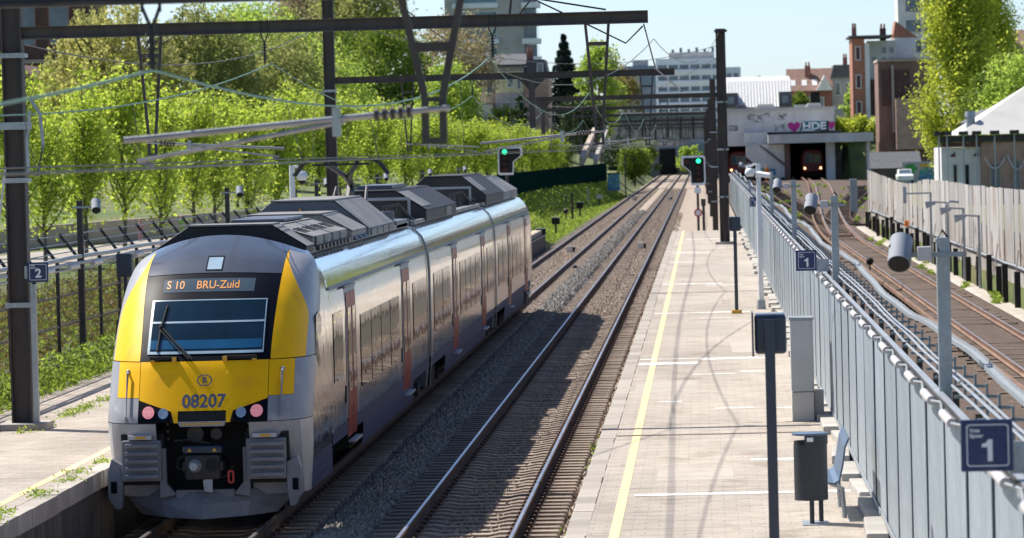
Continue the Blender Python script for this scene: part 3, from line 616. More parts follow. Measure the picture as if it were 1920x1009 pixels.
MB().cyl((TX+.14, 54.945, .88), (TX+.14, 55.0, .88), .095, .095, 16).build('coupler_cup', 'black_matte', cpl)
MB().box(TX-.27, TX+.27, 54.97, 55.25, 1.04, 1.14).build('contact_cover', 'navy_paint', cpl, bevel=.02)
for x in (-.17, .17): MB().prism([(TX+x-.035, 1.065), (TX+x+.035, 1.065), (TX+x, 1.115)], 'y', 54.962, 54.969).build('warning_mark', 'yellow_plastic', cpl)
b = MB(); b.tube([(TX-.22, 55.1, 1.02), (TX-.34, 55.05, .96), (TX-.36, 55.05, .85), (TX-.26, 55.1, .80)], .014, 6); b.tube([(TX+.22, 55.1, .7), (TX+.36, 55.08, .72), (TX+.40, 55.1, .85)], .014, 6)
b.tube([(TX-.4, 55.2, 1.20), (TX-.2, 55.1, 1.22), (TX+.1, 55.1, 1.16)], .016, 6); b.build('hoses', 'steel_black', cpl)
b = MB(); ring(b, rrect(TX+.34, TX+.43, .62, .80, .03), rrect(TX+.365, TX+.405, .645, .775, .015), 55.0); b.build('coupling_handle', 'red_paint', cpl)
for x, r in ((-.13, .115), (.16, .08)):
    MB().cyl((TX+x, 55.32, 1.28), (TX+x, 55.5, 1.28), r, r, 18).build('horn', 'steel_brown', train)
MB().prism([(TX+.02, .52), (TX+.13, .50), (TX+.13, .78), (TX+.0, .66)], 'y', 54.98, 55.03).build('hook_guard', 'galv_light', cpl)
# snow plough: two plates meeting in a low keel
rows = [[(TX-1.20, 55.90, .56), (TX-.62, 55.42, .50), (TX-.02, 55.16, .46), (TX+.62, 55.42, .50), (TX+1.20, 55.90, .56)],
        [(TX-1.14, 55.80, .40), (TX-.60, 55.33, .35), (TX-.02, 55.06, .32), (TX+.60, 55.33, .35), (TX+1.14, 55.80, .40)],
        [(TX-.92, 55.70, .17), (TX-.55, 55.28, .15), (TX-.02, 55.0, .13), (TX+.55, 55.28, .15), (TX+.92, 55.70, .17)]]
o = MB().grid(rows).build('snow_plough', 'train_grey_dark', train); md = o.modifiers.new('thick', 'SOLIDIFY'); md.thickness = .03; md.offset = 1
# cars
def body(y0, y1, name='car_body'):
    poly = [(x, z) for x, z in SEC]+[(-x, z) for x, z in SEC[::-1][1:]]
    lo = [(x, z) for x, z in poly if z > 0.99]; sk = [(1.41, .988), (1.37, .42), (-1.37, .42), (-1.41, .988)]
    c = MB().prism([(TX+x, z) for x, z in [(1.41, .99)]+lo[1:-1]+[(-1.41, .99)]], 'y', y0, y1).build(name, 'stainless_side', train, smooth=True)
    return c
CARS = [(59.15, 80.15), (80.75, 105.75), (106.35, 127.2)]
DOORS = [(61.7, 63.3), (73.2, 75.0), (88.0, 89.7), (99.4, 101.2), (113.0, 114.6), (123.6, 125.2)]
WINS = [(64.2, 72.3, 1.38, 2.52), (75.9, 79.5, 1.55, 2.62), (59.5, 61.0, 1.70, 2.72), (81.8, 87.0, 1.45, 2.62), (90.6, 98.6, 1.42, 2.60), (102.0, 105.0, 1.5, 2.62), (107.6, 112.2, 1.45, 2.62), (115.4, 122.8, 1.42, 2.6)]
def onside(s, y0, y1, z0, z1, out, name, m, parent):
    """thin pane fitted to the body side, with edges"""
    b = MB(); zs = np.linspace(z0, z1, 6); xo = lambda z: float(np.interp(z, [q[1] for q in SEC], [q[0] for q in SEC]))
    rows = [[(TX+s*(xo(z)+out), y0, z), (TX+s*(xo(z)+out), y1, z)] for z in zs]; rows = [[(TX+s*(xo(z0)-.02), y0, z0), (TX+s*(xo(z0)-.02), y1, z0)]]+rows+[[(TX+s*(xo(z1)-.02), y0, z1), (TX+s*(xo(z1)-.02), y1, z1)]]
    b.grid(rows); return b.build(name, m, parent)
for ci, (y0, y1) in enumerate(CARS):
    c = body(y0, y1)
    s0, s1 = y0-(0 if ci else 0.0), y1
    for s in (-1, 1):
        b = MB(); b.grid([[(TX+s*1.372, y, .42), (TX+s*1.398, y, .70), (TX+s*1.414, y, .985), (TX+s*1.30, y, .987)] for y in (y0+5.4 if ci == 0 else y0+4.4, y1-4.4)]).build('skirt', 'skirt_blue', c)
        b = MB(); b.grid([[(TX+s*1.400, y, .80), (TX+s*1.414, y, .985), (TX+s*1.30, y, .987)] for y in (y0, y1)]).build('skirt', 'skirt_blue', c)
        MB().grid([[(TX+s*(xx+.012), y, zz) for xx, zz in ((1.383, 3.13), (1.390, 3.105), (1.396, 3.08))] for y in (y0, y1)]).build('gutter', 'roof_grey', c)
        for d0, d1 in DOORS:
            if y0 < d0 < y1:
                fr = onside(s, d0-.14, d1+.14, .80, 3.02, .006, 'door_frame', 'galv_light', c)
                dm = (d0+d1)/2
                for e0, e1 in ((d0, dm-.012), (dm+.012, d1)):
                    dd = onside(s, e0, e1, .74, 2.95, .014, 'door', 'door_red', c)
                    onside(s, e0+.14, e1-.14, 1.45, 2.72, .018, 'door_window', 'side_glass', dd)
                MB().box(*sorted((TX+s*1.40, TX+s*1.50)), d0+.1, d1-.1, .66, .69).build('door_step', 'galv_light', c)
                MB().box(*sorted((TX+s*1.42, TX+s*1.455)), d0-.5, d1-.2, 3.035, 3.075).build('door_lamp_strip', 'roof_grey', c)
                MB().box(*sorted((TX+s*1.42, TX+s*1.43)), d0-.42, d0-.24, 1.30, 1.55).build('door_button', 'black_matte', c)
        for w0, w1, z0, z1 in WINS:
            if y0 < w0 < y1:
                fw = onside(s, w0, w1, z0, z1, .010, 'window', 'side_glass', c)
                if w1-w0 > 3:
                    k = int((w1-w0)/1.9)
                    for q in range(1, k): MB().box(*sorted((TX+s*1.41, TX+s*1.4345)), w0+(w1-w0)*q/k-.03, w0+(w1-w0)*q/k+.03, z0+.01, z1-.01).build('window_post', 'steel_brown', fw)
    for yb_ in ((y0+3.2 if ci else y0-.2), y1-2.2):
        bg = MB(); bg.box(TX-1.12, TX+1.12, yb_-1.7, yb_+1.7, .42, .62)
        for s in (-1, 1): bg.box(*sorted((TX+s*.98, TX+s*1.16)), yb_-1.75, yb_+1.75, .30, .58); bg.box(*sorted((TX+s*1.02, TX+s*1.22)), yb_-.28, yb_+.28, .35, .85)
        g = bg.build('bogie', 'underframe', train)
        for s in (-1, 1):
            for e in (-1.2, 1.2): MB().cyl((TX+s*.70, yb_+e, .44), (TX+s*.84, yb_+e, .44), .44, .42, 20).build('wheel', 'underframe', g); 
            for e in (-1.2, 1.2): MB().box(*sorted((TX+s*.98, TX+s*1.25)), yb_+e-.16, yb_+e+.16, .30, .56).build('axle_box', 'underframe', g)
    MB().box(TX-1.15, TX+1.15, y0+5.6, y1-5, .35, .80).build('underfloor_box', 'underframe', train)
for ya, yb_ in ((80.15, 80.75), (105.75, 106.35)):
    g = MB(); pts = [(x*.965, z) for x, z in SEC]; pts = [(TX+x, z) for x, z in pts]+[(TX-x, z) for x, z in pts[::-1][1:]]
    g.prism(pts, 'y', ya, yb_); g.build('gangway', 'gangway', train)
    for s in (-1, 1):
        MB().grid([[(TX+s*(x+.035), ya+.08, z) for x, z in SEC], [(TX+s*(x+.035), ya+.30, z) for x, z in SEC]]).build('gangway_rib', 'roof_box_blue', train)
# rear cab end
rows = []
for t in np.linspace(0, 1, 7):
    sc_ = 1-0.42*t**2.2; rows.append([(TX+x*(1-.30*t**3), 127.2+3.4*math.sin(t*math.pi/2), .42+(z-.42)*sc_) for x, z in SEC]+[(TX-x*(1-.30*t**3), 127.2+3.4*math.sin(t*math.pi/2), .42+(z-.42)*sc_) for x, z in SEC[::-1][1:]])
MB().grid(rows).build('rear_cab', 'stainless_side', train, smooth=True)
MB().box(TX-1.2, TX+1.2, 128, 130.7, .2, .6).build('underfloor_box', 'underframe', train)
# roof: walkway strips and equipment
for s in (-1, 1):
    for y0, y1 in CARS:
        MB().box(*sorted((TX+s*1.02, TX+s*1.10)), y0+.5, y1-.5, 3.62, 3.70).build('roof_edge', 'roof_grey', train)
        MB().box(*sorted((TX+s*.80, TX+s*.98)), y0+.5, y1-.5, 3.665, 3.685).build('roof_walkway', 'roof_grey', train)
def hump(y0, y1, zt, zs, ht, hb, m, mt, name):
    """roof housing with a flat top and sloping flanks"""
    p = [(TX-hb, 3.64), (TX+hb, 3.64), (TX+hb, zs), (TX+ht, zt), (TX-ht, zt), (TX-hb, zs)]
    h = MB().prism(p, 'y', y0, y1).build(name, m, train, bevel=.015)
    MB().add([(TX+ht+.005, y0-.02, zt+.012), (TX+hb+.012, y0-.02, zs+.012), (TX+hb+.012, y1, zs+.012), (TX+ht+.005, y1, zt+.012)], [(0, 1, 2, 3)]).build('flank_plate', mt, h)
    MB().box(TX-ht, TX+ht, y0-.03, y1, zt+.004, zt+.03).build('top_plate', mt, h)
    return h
hump(58.9, 60.0, 4.06, 3.74, .62, 1.12, 'roof_box_black', 'roof_box_light', 'front_fairing')
h = hump(60.5, 66.2, 4.01, 3.84, .50, 1.06, 'roof_box_light', 'roof_box_light', 'roof_box')
for k in range(4):
    MB().box(TX+1.062, TX+1.09, 60.8+k*1.35, 61.9+k*1.35, 3.68, 3.84).build('box_door', 'roof_box_light', h, bevel=.01)
    for q in (0, 1): MB().add([(TX+.70, 61.0+k*1.35+q*.5, 3.972), (TX+.90, 61.0+k*1.35+q*.5, 3.912), (TX+.90, 61.35+k*1.35+q*.5, 3.912), (TX+.70, 61.35+k*1.35+q*.5, 3.972)], [(0, 1, 2, 3)]).build('grille', 'black_matte', h)
for k in range(9): MB().box(TX+.98, TX+1.16, 60.5+k*.62, 60.8+k*.62, 3.64, 3.72).build('bracket', 'steel_black', h)
MB().box(TX-.42, TX+.42, 62.6, 65.6, 4.045, 4.10).build('vent_box', 'roof_box_blue', h, bevel=.02)
h = hump(66.6, 69.4, 4.08, 3.80, .62, 1.12, 'roof_box_light', 'roof_box_light', 'roof_box')
for k in range(3): MB().prism([(TX+1.0, 3.65), (TX+1.18, 3.65), (TX+1.02, 3.85)], 'y', 66.8+k*.9, 67.5+k*.9).build('bracket', 'steel_black', h)
h = hump(69.7, 75.2, 4.27, 3.78, .55, 1.14, 'roof_box_blue', 'roof_box_light', 'roof_box')
MB().prism([(TX-.13, 4.0), (TX+.05, 4.0), (TX-.04, 4.17)], 'y', 69.67, 69.695).build('warning_triangle', 'yellow_plastic', h)
for k in range(4): MB().box(TX+1.14, TX+1.17, 70.0+k*1.3, 71.1+k*1.3, 3.66, 3.77).build('box_door', 'roof_box_light', h)
h = hump(84.3, 94.5, 4.27, 3.86, .50, 1.14, 'roof_box_black', 'roof_box_black', 'roof_box'); MB().add([(TX+.56, 84.3, 4.262), (TX+1.05, 84.3, 3.948), (TX+1.05, 87.2, 3.948), (TX+.56, 87.2, 4.262)], [(0, 1, 2, 3)]).build('light_plate', 'roof_box_light', h)
MB().box(TX-.45, TX+.30, 86, 90, 4.31, 4.39).build('vent_box', 'roof_box_blue', h)
MB().box(TX+1.142, TX+1.16, 90.6, 92.4, 3.66, 3.84).build('box_door', 'roof_box_light', h)
h = hump(105.9-1.0, 104.95, 4.05, 3.8, .5, 1.0, 'steel_black', 'galv_light', 'roof_screen')
h = hump(107.6, 117.0, 4.40, 3.88, .50, 1.14, 'roof_box_black', 'roof_box_black', 'roof_box'); MB().add([(TX+.56, 107.6, 4.372), (TX+1.0, 107.6, 4.015), (TX+1.0, 110.5, 4.015), (TX+.56, 110.5, 4.372)], [(0, 1, 2, 3)]).build('light_plate', 'roof_box_light', h)
h = hump(117.4, 121.6, 4.30, 3.85, .50, 1.12, 'roof_box_light', 'roof_box_light', 'roof_box')
h = hump(122.0, 126.0, 4.26, 3.85, .50, 1.12, 'roof_box_light', 'roof_box_light', 'roof_box')
for yq in (81.9, 103.4):   # cable loops and screens at the car ends
    b = MB(); b.box(TX-.2, TX+.98, yq, yq+.05, 4.12, 4.17); b.box(TX+.93, TX+.98, yq, yq+.05, 3.66, 4.12); b.build('cable_screen', 'galv_light', train)
    MB().box(TX-.15, TX+.92, yq+.06, yq+.5, 3.68, 4.11).build('screen_box', 'steel_black', train)
    b = MB()
    for k in range(5):
        b.cyl((TX+.55+.11*(k % 3), yq-1.2+.35*k, 3.66), (TX+.55+.11*(k % 3), yq-1.2+.35*k, 3.98), .035, .035, 8)
        for q in range(4): b.cyl((TX+.55+.11*(k % 3), yq-1.2+.35*k, 3.72+q*.06), (TX+.55+.11*(k % 3), yq-1.2+.35*k, 3.74+q*.06), .065, .065, 8)
    b.tube([(TX+.5, yq-1.2, 3.98), (TX+.8, yq-.6, 4.03), (TX+.98, yq, 3.75), (TX+1.02, yq+.6, 3.68)], .03, 6)
    b.build('roof_insulators', 'steel_black', train)
b = MB(); b.cyl((TX+.98, 76.0, 3.64), (TX+.98, 76.0, 3.98), .12, .12, 12); b.build('air_tank', 'roof_box_blue', train, smooth=True)
MB().box(TX+.55, TX+1.1, 76.6, 79.4, 3.64, 3.78).build('roof_duct', 'roof_box_blue', train)
# pantograph
pg = MB().box(TX-.55, TX+.55, 76.6, 78.6, 3.70, 3.76).build('pantograph', 'steel_black', train)
b = MB()
for s in (-1, 1): b.cyl((TX+s*.35, 78.0, 3.76), (TX+s*.30, 79.6, 4.42), .035, .03, 8)
b.tube([(TX, 78.1, 3.78), (TX-.02, 79.7, 4.44)], .09, 8); b.build('lower_arm', 'steel_black', pg)
b = MB(); b.tube([(TX, 79.7, 4.42), (TX-.05, 78.6, 4.66), (TX-.30, 77.5, 4.90)], .05, 6); b.tube([(TX, 79.7, 4.42), (TX+.05, 78.6, 4.66), (TX+.30, 77.5, 4.90)], .05, 6); b.build('upper_arm', 'steel_black', pg)
b = MB()
for yy in (77.2, 77.6):
    b.tube([(TX-.90, yy, 4.68), (TX-.74, yy, 4.90), (TX-.58, yy, 4.965), (TX+.58, yy, 4.965), (TX+.74, yy, 4.90), (TX+.90, yy, 4.68)], .03, 6)
for x in (-.55, -.2, .2, .55): b.tube([(TX+x, 77.2, 4.95), (TX+x, 77.6, 4.95)], .02, 6)
b.box(TX-.55, TX+.55, 77.35, 77.45, 4.86, 4.90); b.build('collector_head', 'steel_black', pg)

# ------------------------------------------------------------------ overhead line: gantries
def ibeam(b, p0, p1, h, w, t=0.02):
    a, c = Vector(p0), Vector(p1)
    b.bar(a+Vector((0, 0, h/2-t/2)), c+Vector((0, 0, h/2-t/2)), w, t); b.bar(a-Vector((0, 0, h/2-t/2)), c-Vector((0, 0, h/2-t/2)), w, t); b.bar(a, c, t, h-2*t-.002)
def hpole(x, y, z0, z1, w, d, parent, m='steel_brown'):
    """rolled H-section column"""
    b = MB(); t = .025
    b.box(x-w/2, x-w/2+t, y-d/2, y+d/2, z0, z1); b.box(x+w/2-t, x+w/2, y-d/2, y+d/2, z0, z1); b.box(x-w/2+t+.001, x+w/2-t-.001, y-t/2, y+t/2, z0, z1)
    p = b.build('pole', m, parent)
    for z in (z0+.22*(z1-z0)*k for k in range(1, 4)):
        q = MB(); q.box(x-w/2-.05, x+w/2+.05, y-d/2-.03, y-d/2-.004, z-.04, z+.04); q.box(x-w/2-.05, x-w/2-.02, y-d/2-.004, y+d/2+.03, z-.03, z+.03); q.box(x+w/2+.02, x+w/2+.05, y-d/2-.004, y+d/2+.03, z-.03, z+.03); q.build('pole_clamp', 'galv', p)
    return p
def vframe(b, x, y, zt, zb):
    """V-shaped drop frame under the beam"""
    zm = zb+.25
    for s in (-1, 1):
        b.bar((x+s*.185, y, zt), (x+s*.055, y, zm), .045, .05, (0, 1, 0)); b.bar((x+s*.055, y, zm), (x+s*.055, y, zb), .045, .05, (0, 1, 0))
    b.box(x-.14, x+.14, y-.02, y+.02, zt-.34, zt-.28); b.box(x-.075, x+.075, y-.03, y+.03, zb-.04, zb); b.box(x-.075, x+.075, y-.02, y+.02, zm-.03, zm)
def hang(b, x, y, zt, zb):
    for s in (-1, 1):
        b.box(x+s*.055-.008, x+s*.055+.008, y-.02, y+.02, zt-.05, zt+.22); b.bar((x+s*.055, y, zt-.02), (x, y, zt-.16), .02, .02, (0, 1, 0))
    b.cyl((x, y, zt-.15), (x, y, zb), .018, .018, 6)
    z = zt-.18
    while z > zb+.05: b.cyl((x, y, z), (x, y, z-.018), .04, .04, 8); z -= .045
def gantry(label, y, beam_z, pole_x, pole_top, x_end, mess, ground, vx=(-8.85, -1.65), side='left', drop=None, width=.33):
    g = thing('catenary_gantry', label, 'gantry', (pole_x, y, ground), 'overhead line gantries')
    hpole(pole_x, y, ground, pole_top, width, width*.85, g)
    if ground > 0.5: MB().box(pole_x-.42, pole_x+.42, y-.45, y+.45, ground-.02, ground+.11).build('footing', 'concrete', g, bevel=.02)
    b = MB(); ibeam(b, (pole_x+(width/2 if side == 'left' else -width/2), y-.02, beam_z), (x_end, y-.02, beam_z), .20, .16); bm_ = b.build('beam', 'steel_brown', g)
    for x in vx:
        b = MB(); vframe(b, x, y-.05, beam_z-.102, 5.16); v = b.build('drop_frame', 'steel_brown', g)
        dirn = 1 if x < -5 else -1; tx_ = T1 if x < -5 else T2
        b = MB(); b.tube([(x-dirn*.1, y-.1, 5.34), (tx_+dirn*.02, y-.1, 5.20), (tx_-dirn*(-.18), y-.1, 5.19)], .020, 8); c = b.build('cantilever_tube', 'alu_tube', v, smooth=True)
        b = MB(); b.tube([(x+dirn*.55, y-.1, 5.27), (tx_+dirn*.1, y-.1, 5.06), (tx_, y-.1, 5.03)], .016, 6); b.tube([(x+dirn*.6, y-.1, 5.36), (x+dirn*.6, y-.1, 5.18)], .03, 6); b.build('steady_arm', 'alu_tube', v)
        b = MB()
        for k in range(5): b.cyl((x+dirn*(.14+.05*k), y-.1, 5.325-.004*k), (x+dirn*(.165+.05*k), y-.1, 5.323-.004*k), .042, .042, 10)
        b.build('insulator', 'steel_brown', v)
    for x, z in mess:
        b = MB(); hang(b, x, y-.02, beam_z-.10, z); b.build('hanger', 'steel_black', g)
    if drop:
        b = MB(); b.box(drop-.09, drop+.09, y-.11, y+.07, 5.72, beam_z-.103); b.prism([(drop-.4, beam_z-.11), (drop+.4, beam_z-.11), (drop+.09, beam_z-.42), (drop-.09, beam_z-.42)], 'y', y-.04, y+.0); b.build('drop_post', 'steel_brown', g)
    return g
MS = {25: 5.62, 65: 6.56, 122: 6.74, 176: 6.70, 235: 6.70, 295: 6.70, 360: 6.70, 430: 6.7, 505: 6.7, 580: 6.7}
g0 = gantry('nearest overhead gantry, its beam crossing the top left corner', 25, 6.13, -11.2, 9.5, -.8, [(T2, 5.62), (T1, 5.6)], PZ)
g1 = gantry('overhead gantry on the dark pole that carries the blue 2 sign', 65, 7.15, -11.08, 9.9, -.83, [(T2+.06, 6.56), (T1-.1, 6.56)], PZ)
g2 = gantry('overhead gantry with its dark pole rising behind the train roof', 122, 7.30, -11.2, 10.2, -.80, [(T2, 6.74), (T1, 6.74)], PZ, drop=-5.1)
g3 = gantry('overhead gantry on the tall dark pole at the end of the right platform', 176, 7.24, .86, 10.1, -7.6, [(T2, 6.7), (T1, 6.7)], PZ, vx=(-1.65,), side='right', drop=-6.9, width=.42)
g4 = gantry('overhead gantry just behind the tall pole at the platform end', 235, 7.35, .62, 8.9, -9.3, [(T2, 6.7), (T1, 6.7)], -.2, side='right')
g5 = gantry('second overhead gantry behind the tall platform-end pole', 295, 7.4, .55, 8.4, -9.5, [(T2, 6.7), (T1, 6.7)], -.2, side='right')
g6 = gantry('third overhead gantry behind the tall platform-end pole, before the bridge', 360, 7.35, .45, 8.2, -9.8, [(T2, 6.7), (T1, 6.7)], -.2, side='right')
g7 = gantry('farther small overhead gantry in front of the road bridge', 430, 7.35, .35, 8.2, -9.8, [(T2, 6.7), (T1, 6.7)], -.2, side='right')
g8 = gantry('farthest small overhead gantry beside the road bridge', 505, 7.35, .3, 8.2, -9.8, [(T2, 6.7), (T1, 6.7)], -.2, side='right')
# stay rods and jumper loop at the free end of the second gantry's beam
b = MB(); b.tube([(-2.7, 65, 7.5), (-1.5, 65, 7.28)], .016, 6); b.tube([(-2.7, 65, 7.5), (-1.7, 65.2, 7.0), (-1.2, 65.2, 6.74), (-.92, 65, 7.0)], .014, 6); b.tube([(-3.0, 65, 7.6), (-3.05, 65, 7.2)], .02, 6); b.tube([(-2.6, 65, 7.6), (-3.0, 65, 7.1)], .016, 6); b.tube([(-.9, 64.9, 7.03), (-.72, 64.0, 6.3), (-.3, 62, 5.9)], .012, 6)
b.build('stay_rods', 'steel_black', g1)
b = MB(); p = Vector((-11.08+.28, 64.8, 5.6)); b.tube([p+Vector((.0, 0, .5)), p+Vector((.16, 0, .25)), p+Vector((.2, 0, -.25)), p+Vector((.1, 0, -.75)), p+Vector((-.05, 0, -.7)), p+Vector((-.06, 0, -.2)), p+Vector((0, 0, .3))], .028, 8); b.box(-11.35, -10.78, 64.78, 64.84, 5.60, 5.72); b.build('cable_loop', 'galv', g1, smooth=True)
b = MB(); b.tube([(-11.2, 64.7, 5.0), (-11.42, 64.6, 3.4), (-11.5, 64.5, 3.1)], .02, 6); b.build('down_pipe', 'white_plastic', g1)
b = MB(); b.box(-10.88, -10.80, 64.82, 64.95, PZ, 3.1); b.build('conduit', 'galv', g1)
b = MB(); b.tube([(.88, 175.6, PZ), (.95, 175.6, 5.5), (1.0, 175.7, 9.8)], .04, 6); b.box(.6, 1.15, 175.6, 176.4, 9.95, 10.05); b.build('conduit', 'steel_black', g3)
# ---- wires
def span_pts(x0, y0, z0, x1, y1, z1, sag, n=14):
    return [(x0+(x1-x0)*t, y0+(y1-y0)*t, z0+(z1-z0)*t-4*sag*t*(1-t)) for t in [i/n for i in range(n+1)]]
def wires(label, tx_, near):
    w = thing('overhead_wire', label, 'overhead wire', (tx_, 25, 5.02))
    Ys = [-20, 25, 65, 122, 176, 235, 295, 360, 430, 505, 580]; sg = [.55, .46, .79, .75, .8, .8, .9, .9, .9, .9]
    pts = []; Z = [5.35]+[MS[y] for y in Ys[1:]]
    for i in range(len(Ys)-1):
        seg = span_pts(tx_, Ys[i], Z[i], tx_, Ys[i+1], Z[i+1], sg[i]); pts += seg if i == 0 else seg[1:]
    MB().tube(pts, .0095, 6).build('messenger_wire', 'copper_green', w, smooth=True)
    MB().tube([(tx_+.12*math.sin(y*.05), y, 5.015) for y in range(-20, 580, 12)], .0075, 6).build('contact_wire', 'wire_dark', w, smooth=True)
    MB().tube([(tx_+.12*math.sin(y*.05)+.045, y, 5.018) for y in range(-20, 580, 12)], .0075, 6).build('contact_wire', 'wire_dark', w, smooth=True)
    for i in range(len(Ys)-1):
        k = max(4, int((Ys[i+1]-Ys[i])/7))
        for j in range(1, k):
            t = j/k; y = Ys[i]+(Ys[i+1]-Ys[i])*t; z = Z[i]+(Z[i+1]-Z[i])*t-4*sg[i]*t*(1-t)
            if y > 12 and z > 5.08 and y < 300: MB().tube([(tx_+.12*math.sin(y*.05), y, 5.02), (tx_, y, z)], .004, 4).build('dropper', 'wire_dark', w, fix=False)
wires('green overhead line wire with droppers above the train', T1, True)
wires('green overhead line wire with droppers above the empty track', T2, True)
b = MB(); b.tube(span_pts(.8, 176, 9.95, -1.4, 122, 8.3, 1.0), .012, 5); b.tube(span_pts(-1.4, 122, 8.3, -5.4, 65, 8.0, 1.6), .012, 5); b.tube(span_pts(-5.4, 65, 8.0, -11.1, 30, 8.5, .8), .012, 5)
tag(b.build('feeder_wire', 'wire_dark'), 'thin dark feeder wire running from the tall platform-end pole to the left', 'wire')
b = MB(); b.tube(span_pts(.8, 176, 9.4, -11.1, 122, 9.2, 1.1), .012, 5); b.tube(span_pts(.8, 176, 8.9, -9, 235, 7.6, .8), .012, 5); b.tube(span_pts(-11.1, 122, 9.2, -11.0, 65, 7.0, .8), .012, 5)
tag(b.build('cross_wire', 'wire_dark'), 'dark cross wire from the tall platform-end pole over the tracks', 'wire')

# ------------------------------------------------------------------ galvanised fence on the right platform
FX = 1.92; PW = 2.76; NP = 100
fence = thing('platform_fence', 'tall galvanised steel panel fence along the right platform', 'fence', (FX, 24, PZ))
cols_ = []
nseg = 22
for i in range(nseg+1):
    t = i/nseg; yy = 22+.135+(PW-.15)*t; cols_.append((yy, (.014 if i % 2 else 0.0)*(1 if 0 < i < nseg else 0)))
b = MB(); b.grid([[(FX-o, yy, z) for yy, o in cols_] for z in (.86, 2.92)]); b.grid([[(FX-.0, cols_[0][0], z), (FX+.05, cols_[0][0], z)] for z in (.86, 2.92)]); b.grid([[(FX-.0, cols_[-1][0], z), (FX+.05, cols_[-1][0], z)] for z in (.86, 2.92)])
src = b.build('panel', 'galv_panel', fence)
q = MB(); q.box(FX-.013, FX+.02, 22.06, 22.085, .86, 2.92); jst = q.build('joint_shade', 'navy_paint', fence)  # dark strip whose colour stands for the shaded fold between panels
q = MB(); q.box(FX-.020, FX+.01, 22.09, 22.13, .86, 2.92); jfl = q.build('panel_flange', 'galv_panel', fence)
for i in range(1, NP): inst(jst, fence, (0, i*PW, 0)); inst(jfl, fence, (0, i*PW, 0))
PANEL_Y = [22+i*PW for i in range(NP)]
for i in range(1, NP): inst(src, fence, (random.uniform(-.004, .004), i*PW, random.uniform(-.004, .004)), (0, random.uniform(-.004, .004), random.uniform(-.0015, .0015)))
b = MB(); b.box(FX+.055, FX+.11, 22-.05, 22+.05, .70, 3.02); b.box(FX-.02, FX+.08, 21.95, 22.05, .66, .86); src = b.build('fence_post', 'steel_brown', fence)
for i in range(1, NP+1): inst(src, fence, (0, i*PW, 0))
b = MB(); b.box(FX-.08, FX+.10, 21.8, 22.2, PZ-.05, .85); src = b.build('post_foot', 'black_matte', fence)
for i in range(1, 66): inst(src, fence, (0, i*PW, 0))
b = MB(); b.box(FX-.22, FX+.02, 21.2, 23.2, PZ-.05, PZ+.12); src = b.build('kerb_block', 'concrete', fence, bevel=.02)
for i in range(1, 66): inst(src, fence, (random.uniform(-.03, .03), i*PW+random.uniform(-.05, .05), random.uniform(-.03, .01)), (0, 0, random.uniform(-.05, .05)))
MB().box(FX-.03, FX-.018, 22, 22+NP*PW, .86, .93).build('bottom_rail', 'galv_light', fence)
MB().box(FX-.03, FX+.03, 22, 22+NP*PW, 2.925, 2.965).build('top_rail', 'galv', fence)
yt = [20+1.4*i for i in range(int((NP*PW)/1.4))]
zt = [3.14+.045*math.cos(2*math.pi*(y-36)/28)+.012*math.sin(i*1.3) for i, y in enumerate(yt)]; xt = [FX+.36+.02*math.cos(2*math.pi*(y-36)/28) for y in yt]
MB().sweep([(-.04, 0), (.04, 0), (.04, .04), (.034, .04), (.034, .010), (-.034, .010), (-.034, .04), (-.04, .04)], yt, xt, zt).build('cable_tray', 'galv_light', fence)
for k, (dx, dz, r) in enumerate(((.10, .05, .012), (.18, .06, .014), (.15, .14, .010))):
    MB().tube([(FX+dx+.006*math.sin(i*.8+k), y, 2.97+dz+.007*math.sin(i*1.1+k*2)+.012*math.cos(y*.2244)) for i, y in enumerate(yt)], r, 6).build('conduit', 'galv_light' if k != 1 else 'galv', fence, smooth=True)
b = MB(); b.box(FX+.05, FX+.40, 21.6, 21.63, 2.985, 3.01); b.box(FX+.30, FX+.32, 21.6, 21.64, 2.8, 3.10); src = b.build('tray_bracket', 'galv_light', fence)
for i in range(1, NP*2): inst(src, fence, (0, i*PW/2, 0))
b = MB(); b.cyl((FX-.075, 22.75, 2.90), (FX-.075, 23.85, 2.90), .038, .038, 12); src = b.build('tube_lamp', 'white_plastic', fence, smooth=True)
b = MB(); b.cyl((FX-.075, 23.85, 2.90), (FX-.075, 24.0, 2.90), .038, .028, 10); b.tube([(FX-.075, 24.0, 2.90), (FX-.05, 24.5, 2.95), (FX-.075, 25.5, 2.90)], .012, 6); b.box(FX-.07, FX-.012, 22.8, 22.9, 2.87, 2.93); s2 = b.build('tube_lamp_cap', 'galv_light', fence)
for i in range(1, NP): inst(src, fence, (0, i*PW, 0)); inst(s2, fence, (0, i*PW, 0))
MB().tube([(FX-.045, y, 2.955+.012*math.sin(i*1.7)) for i, y in enumerate(yt)], .012, 5).build('black_cable', 'black_matte', fence)
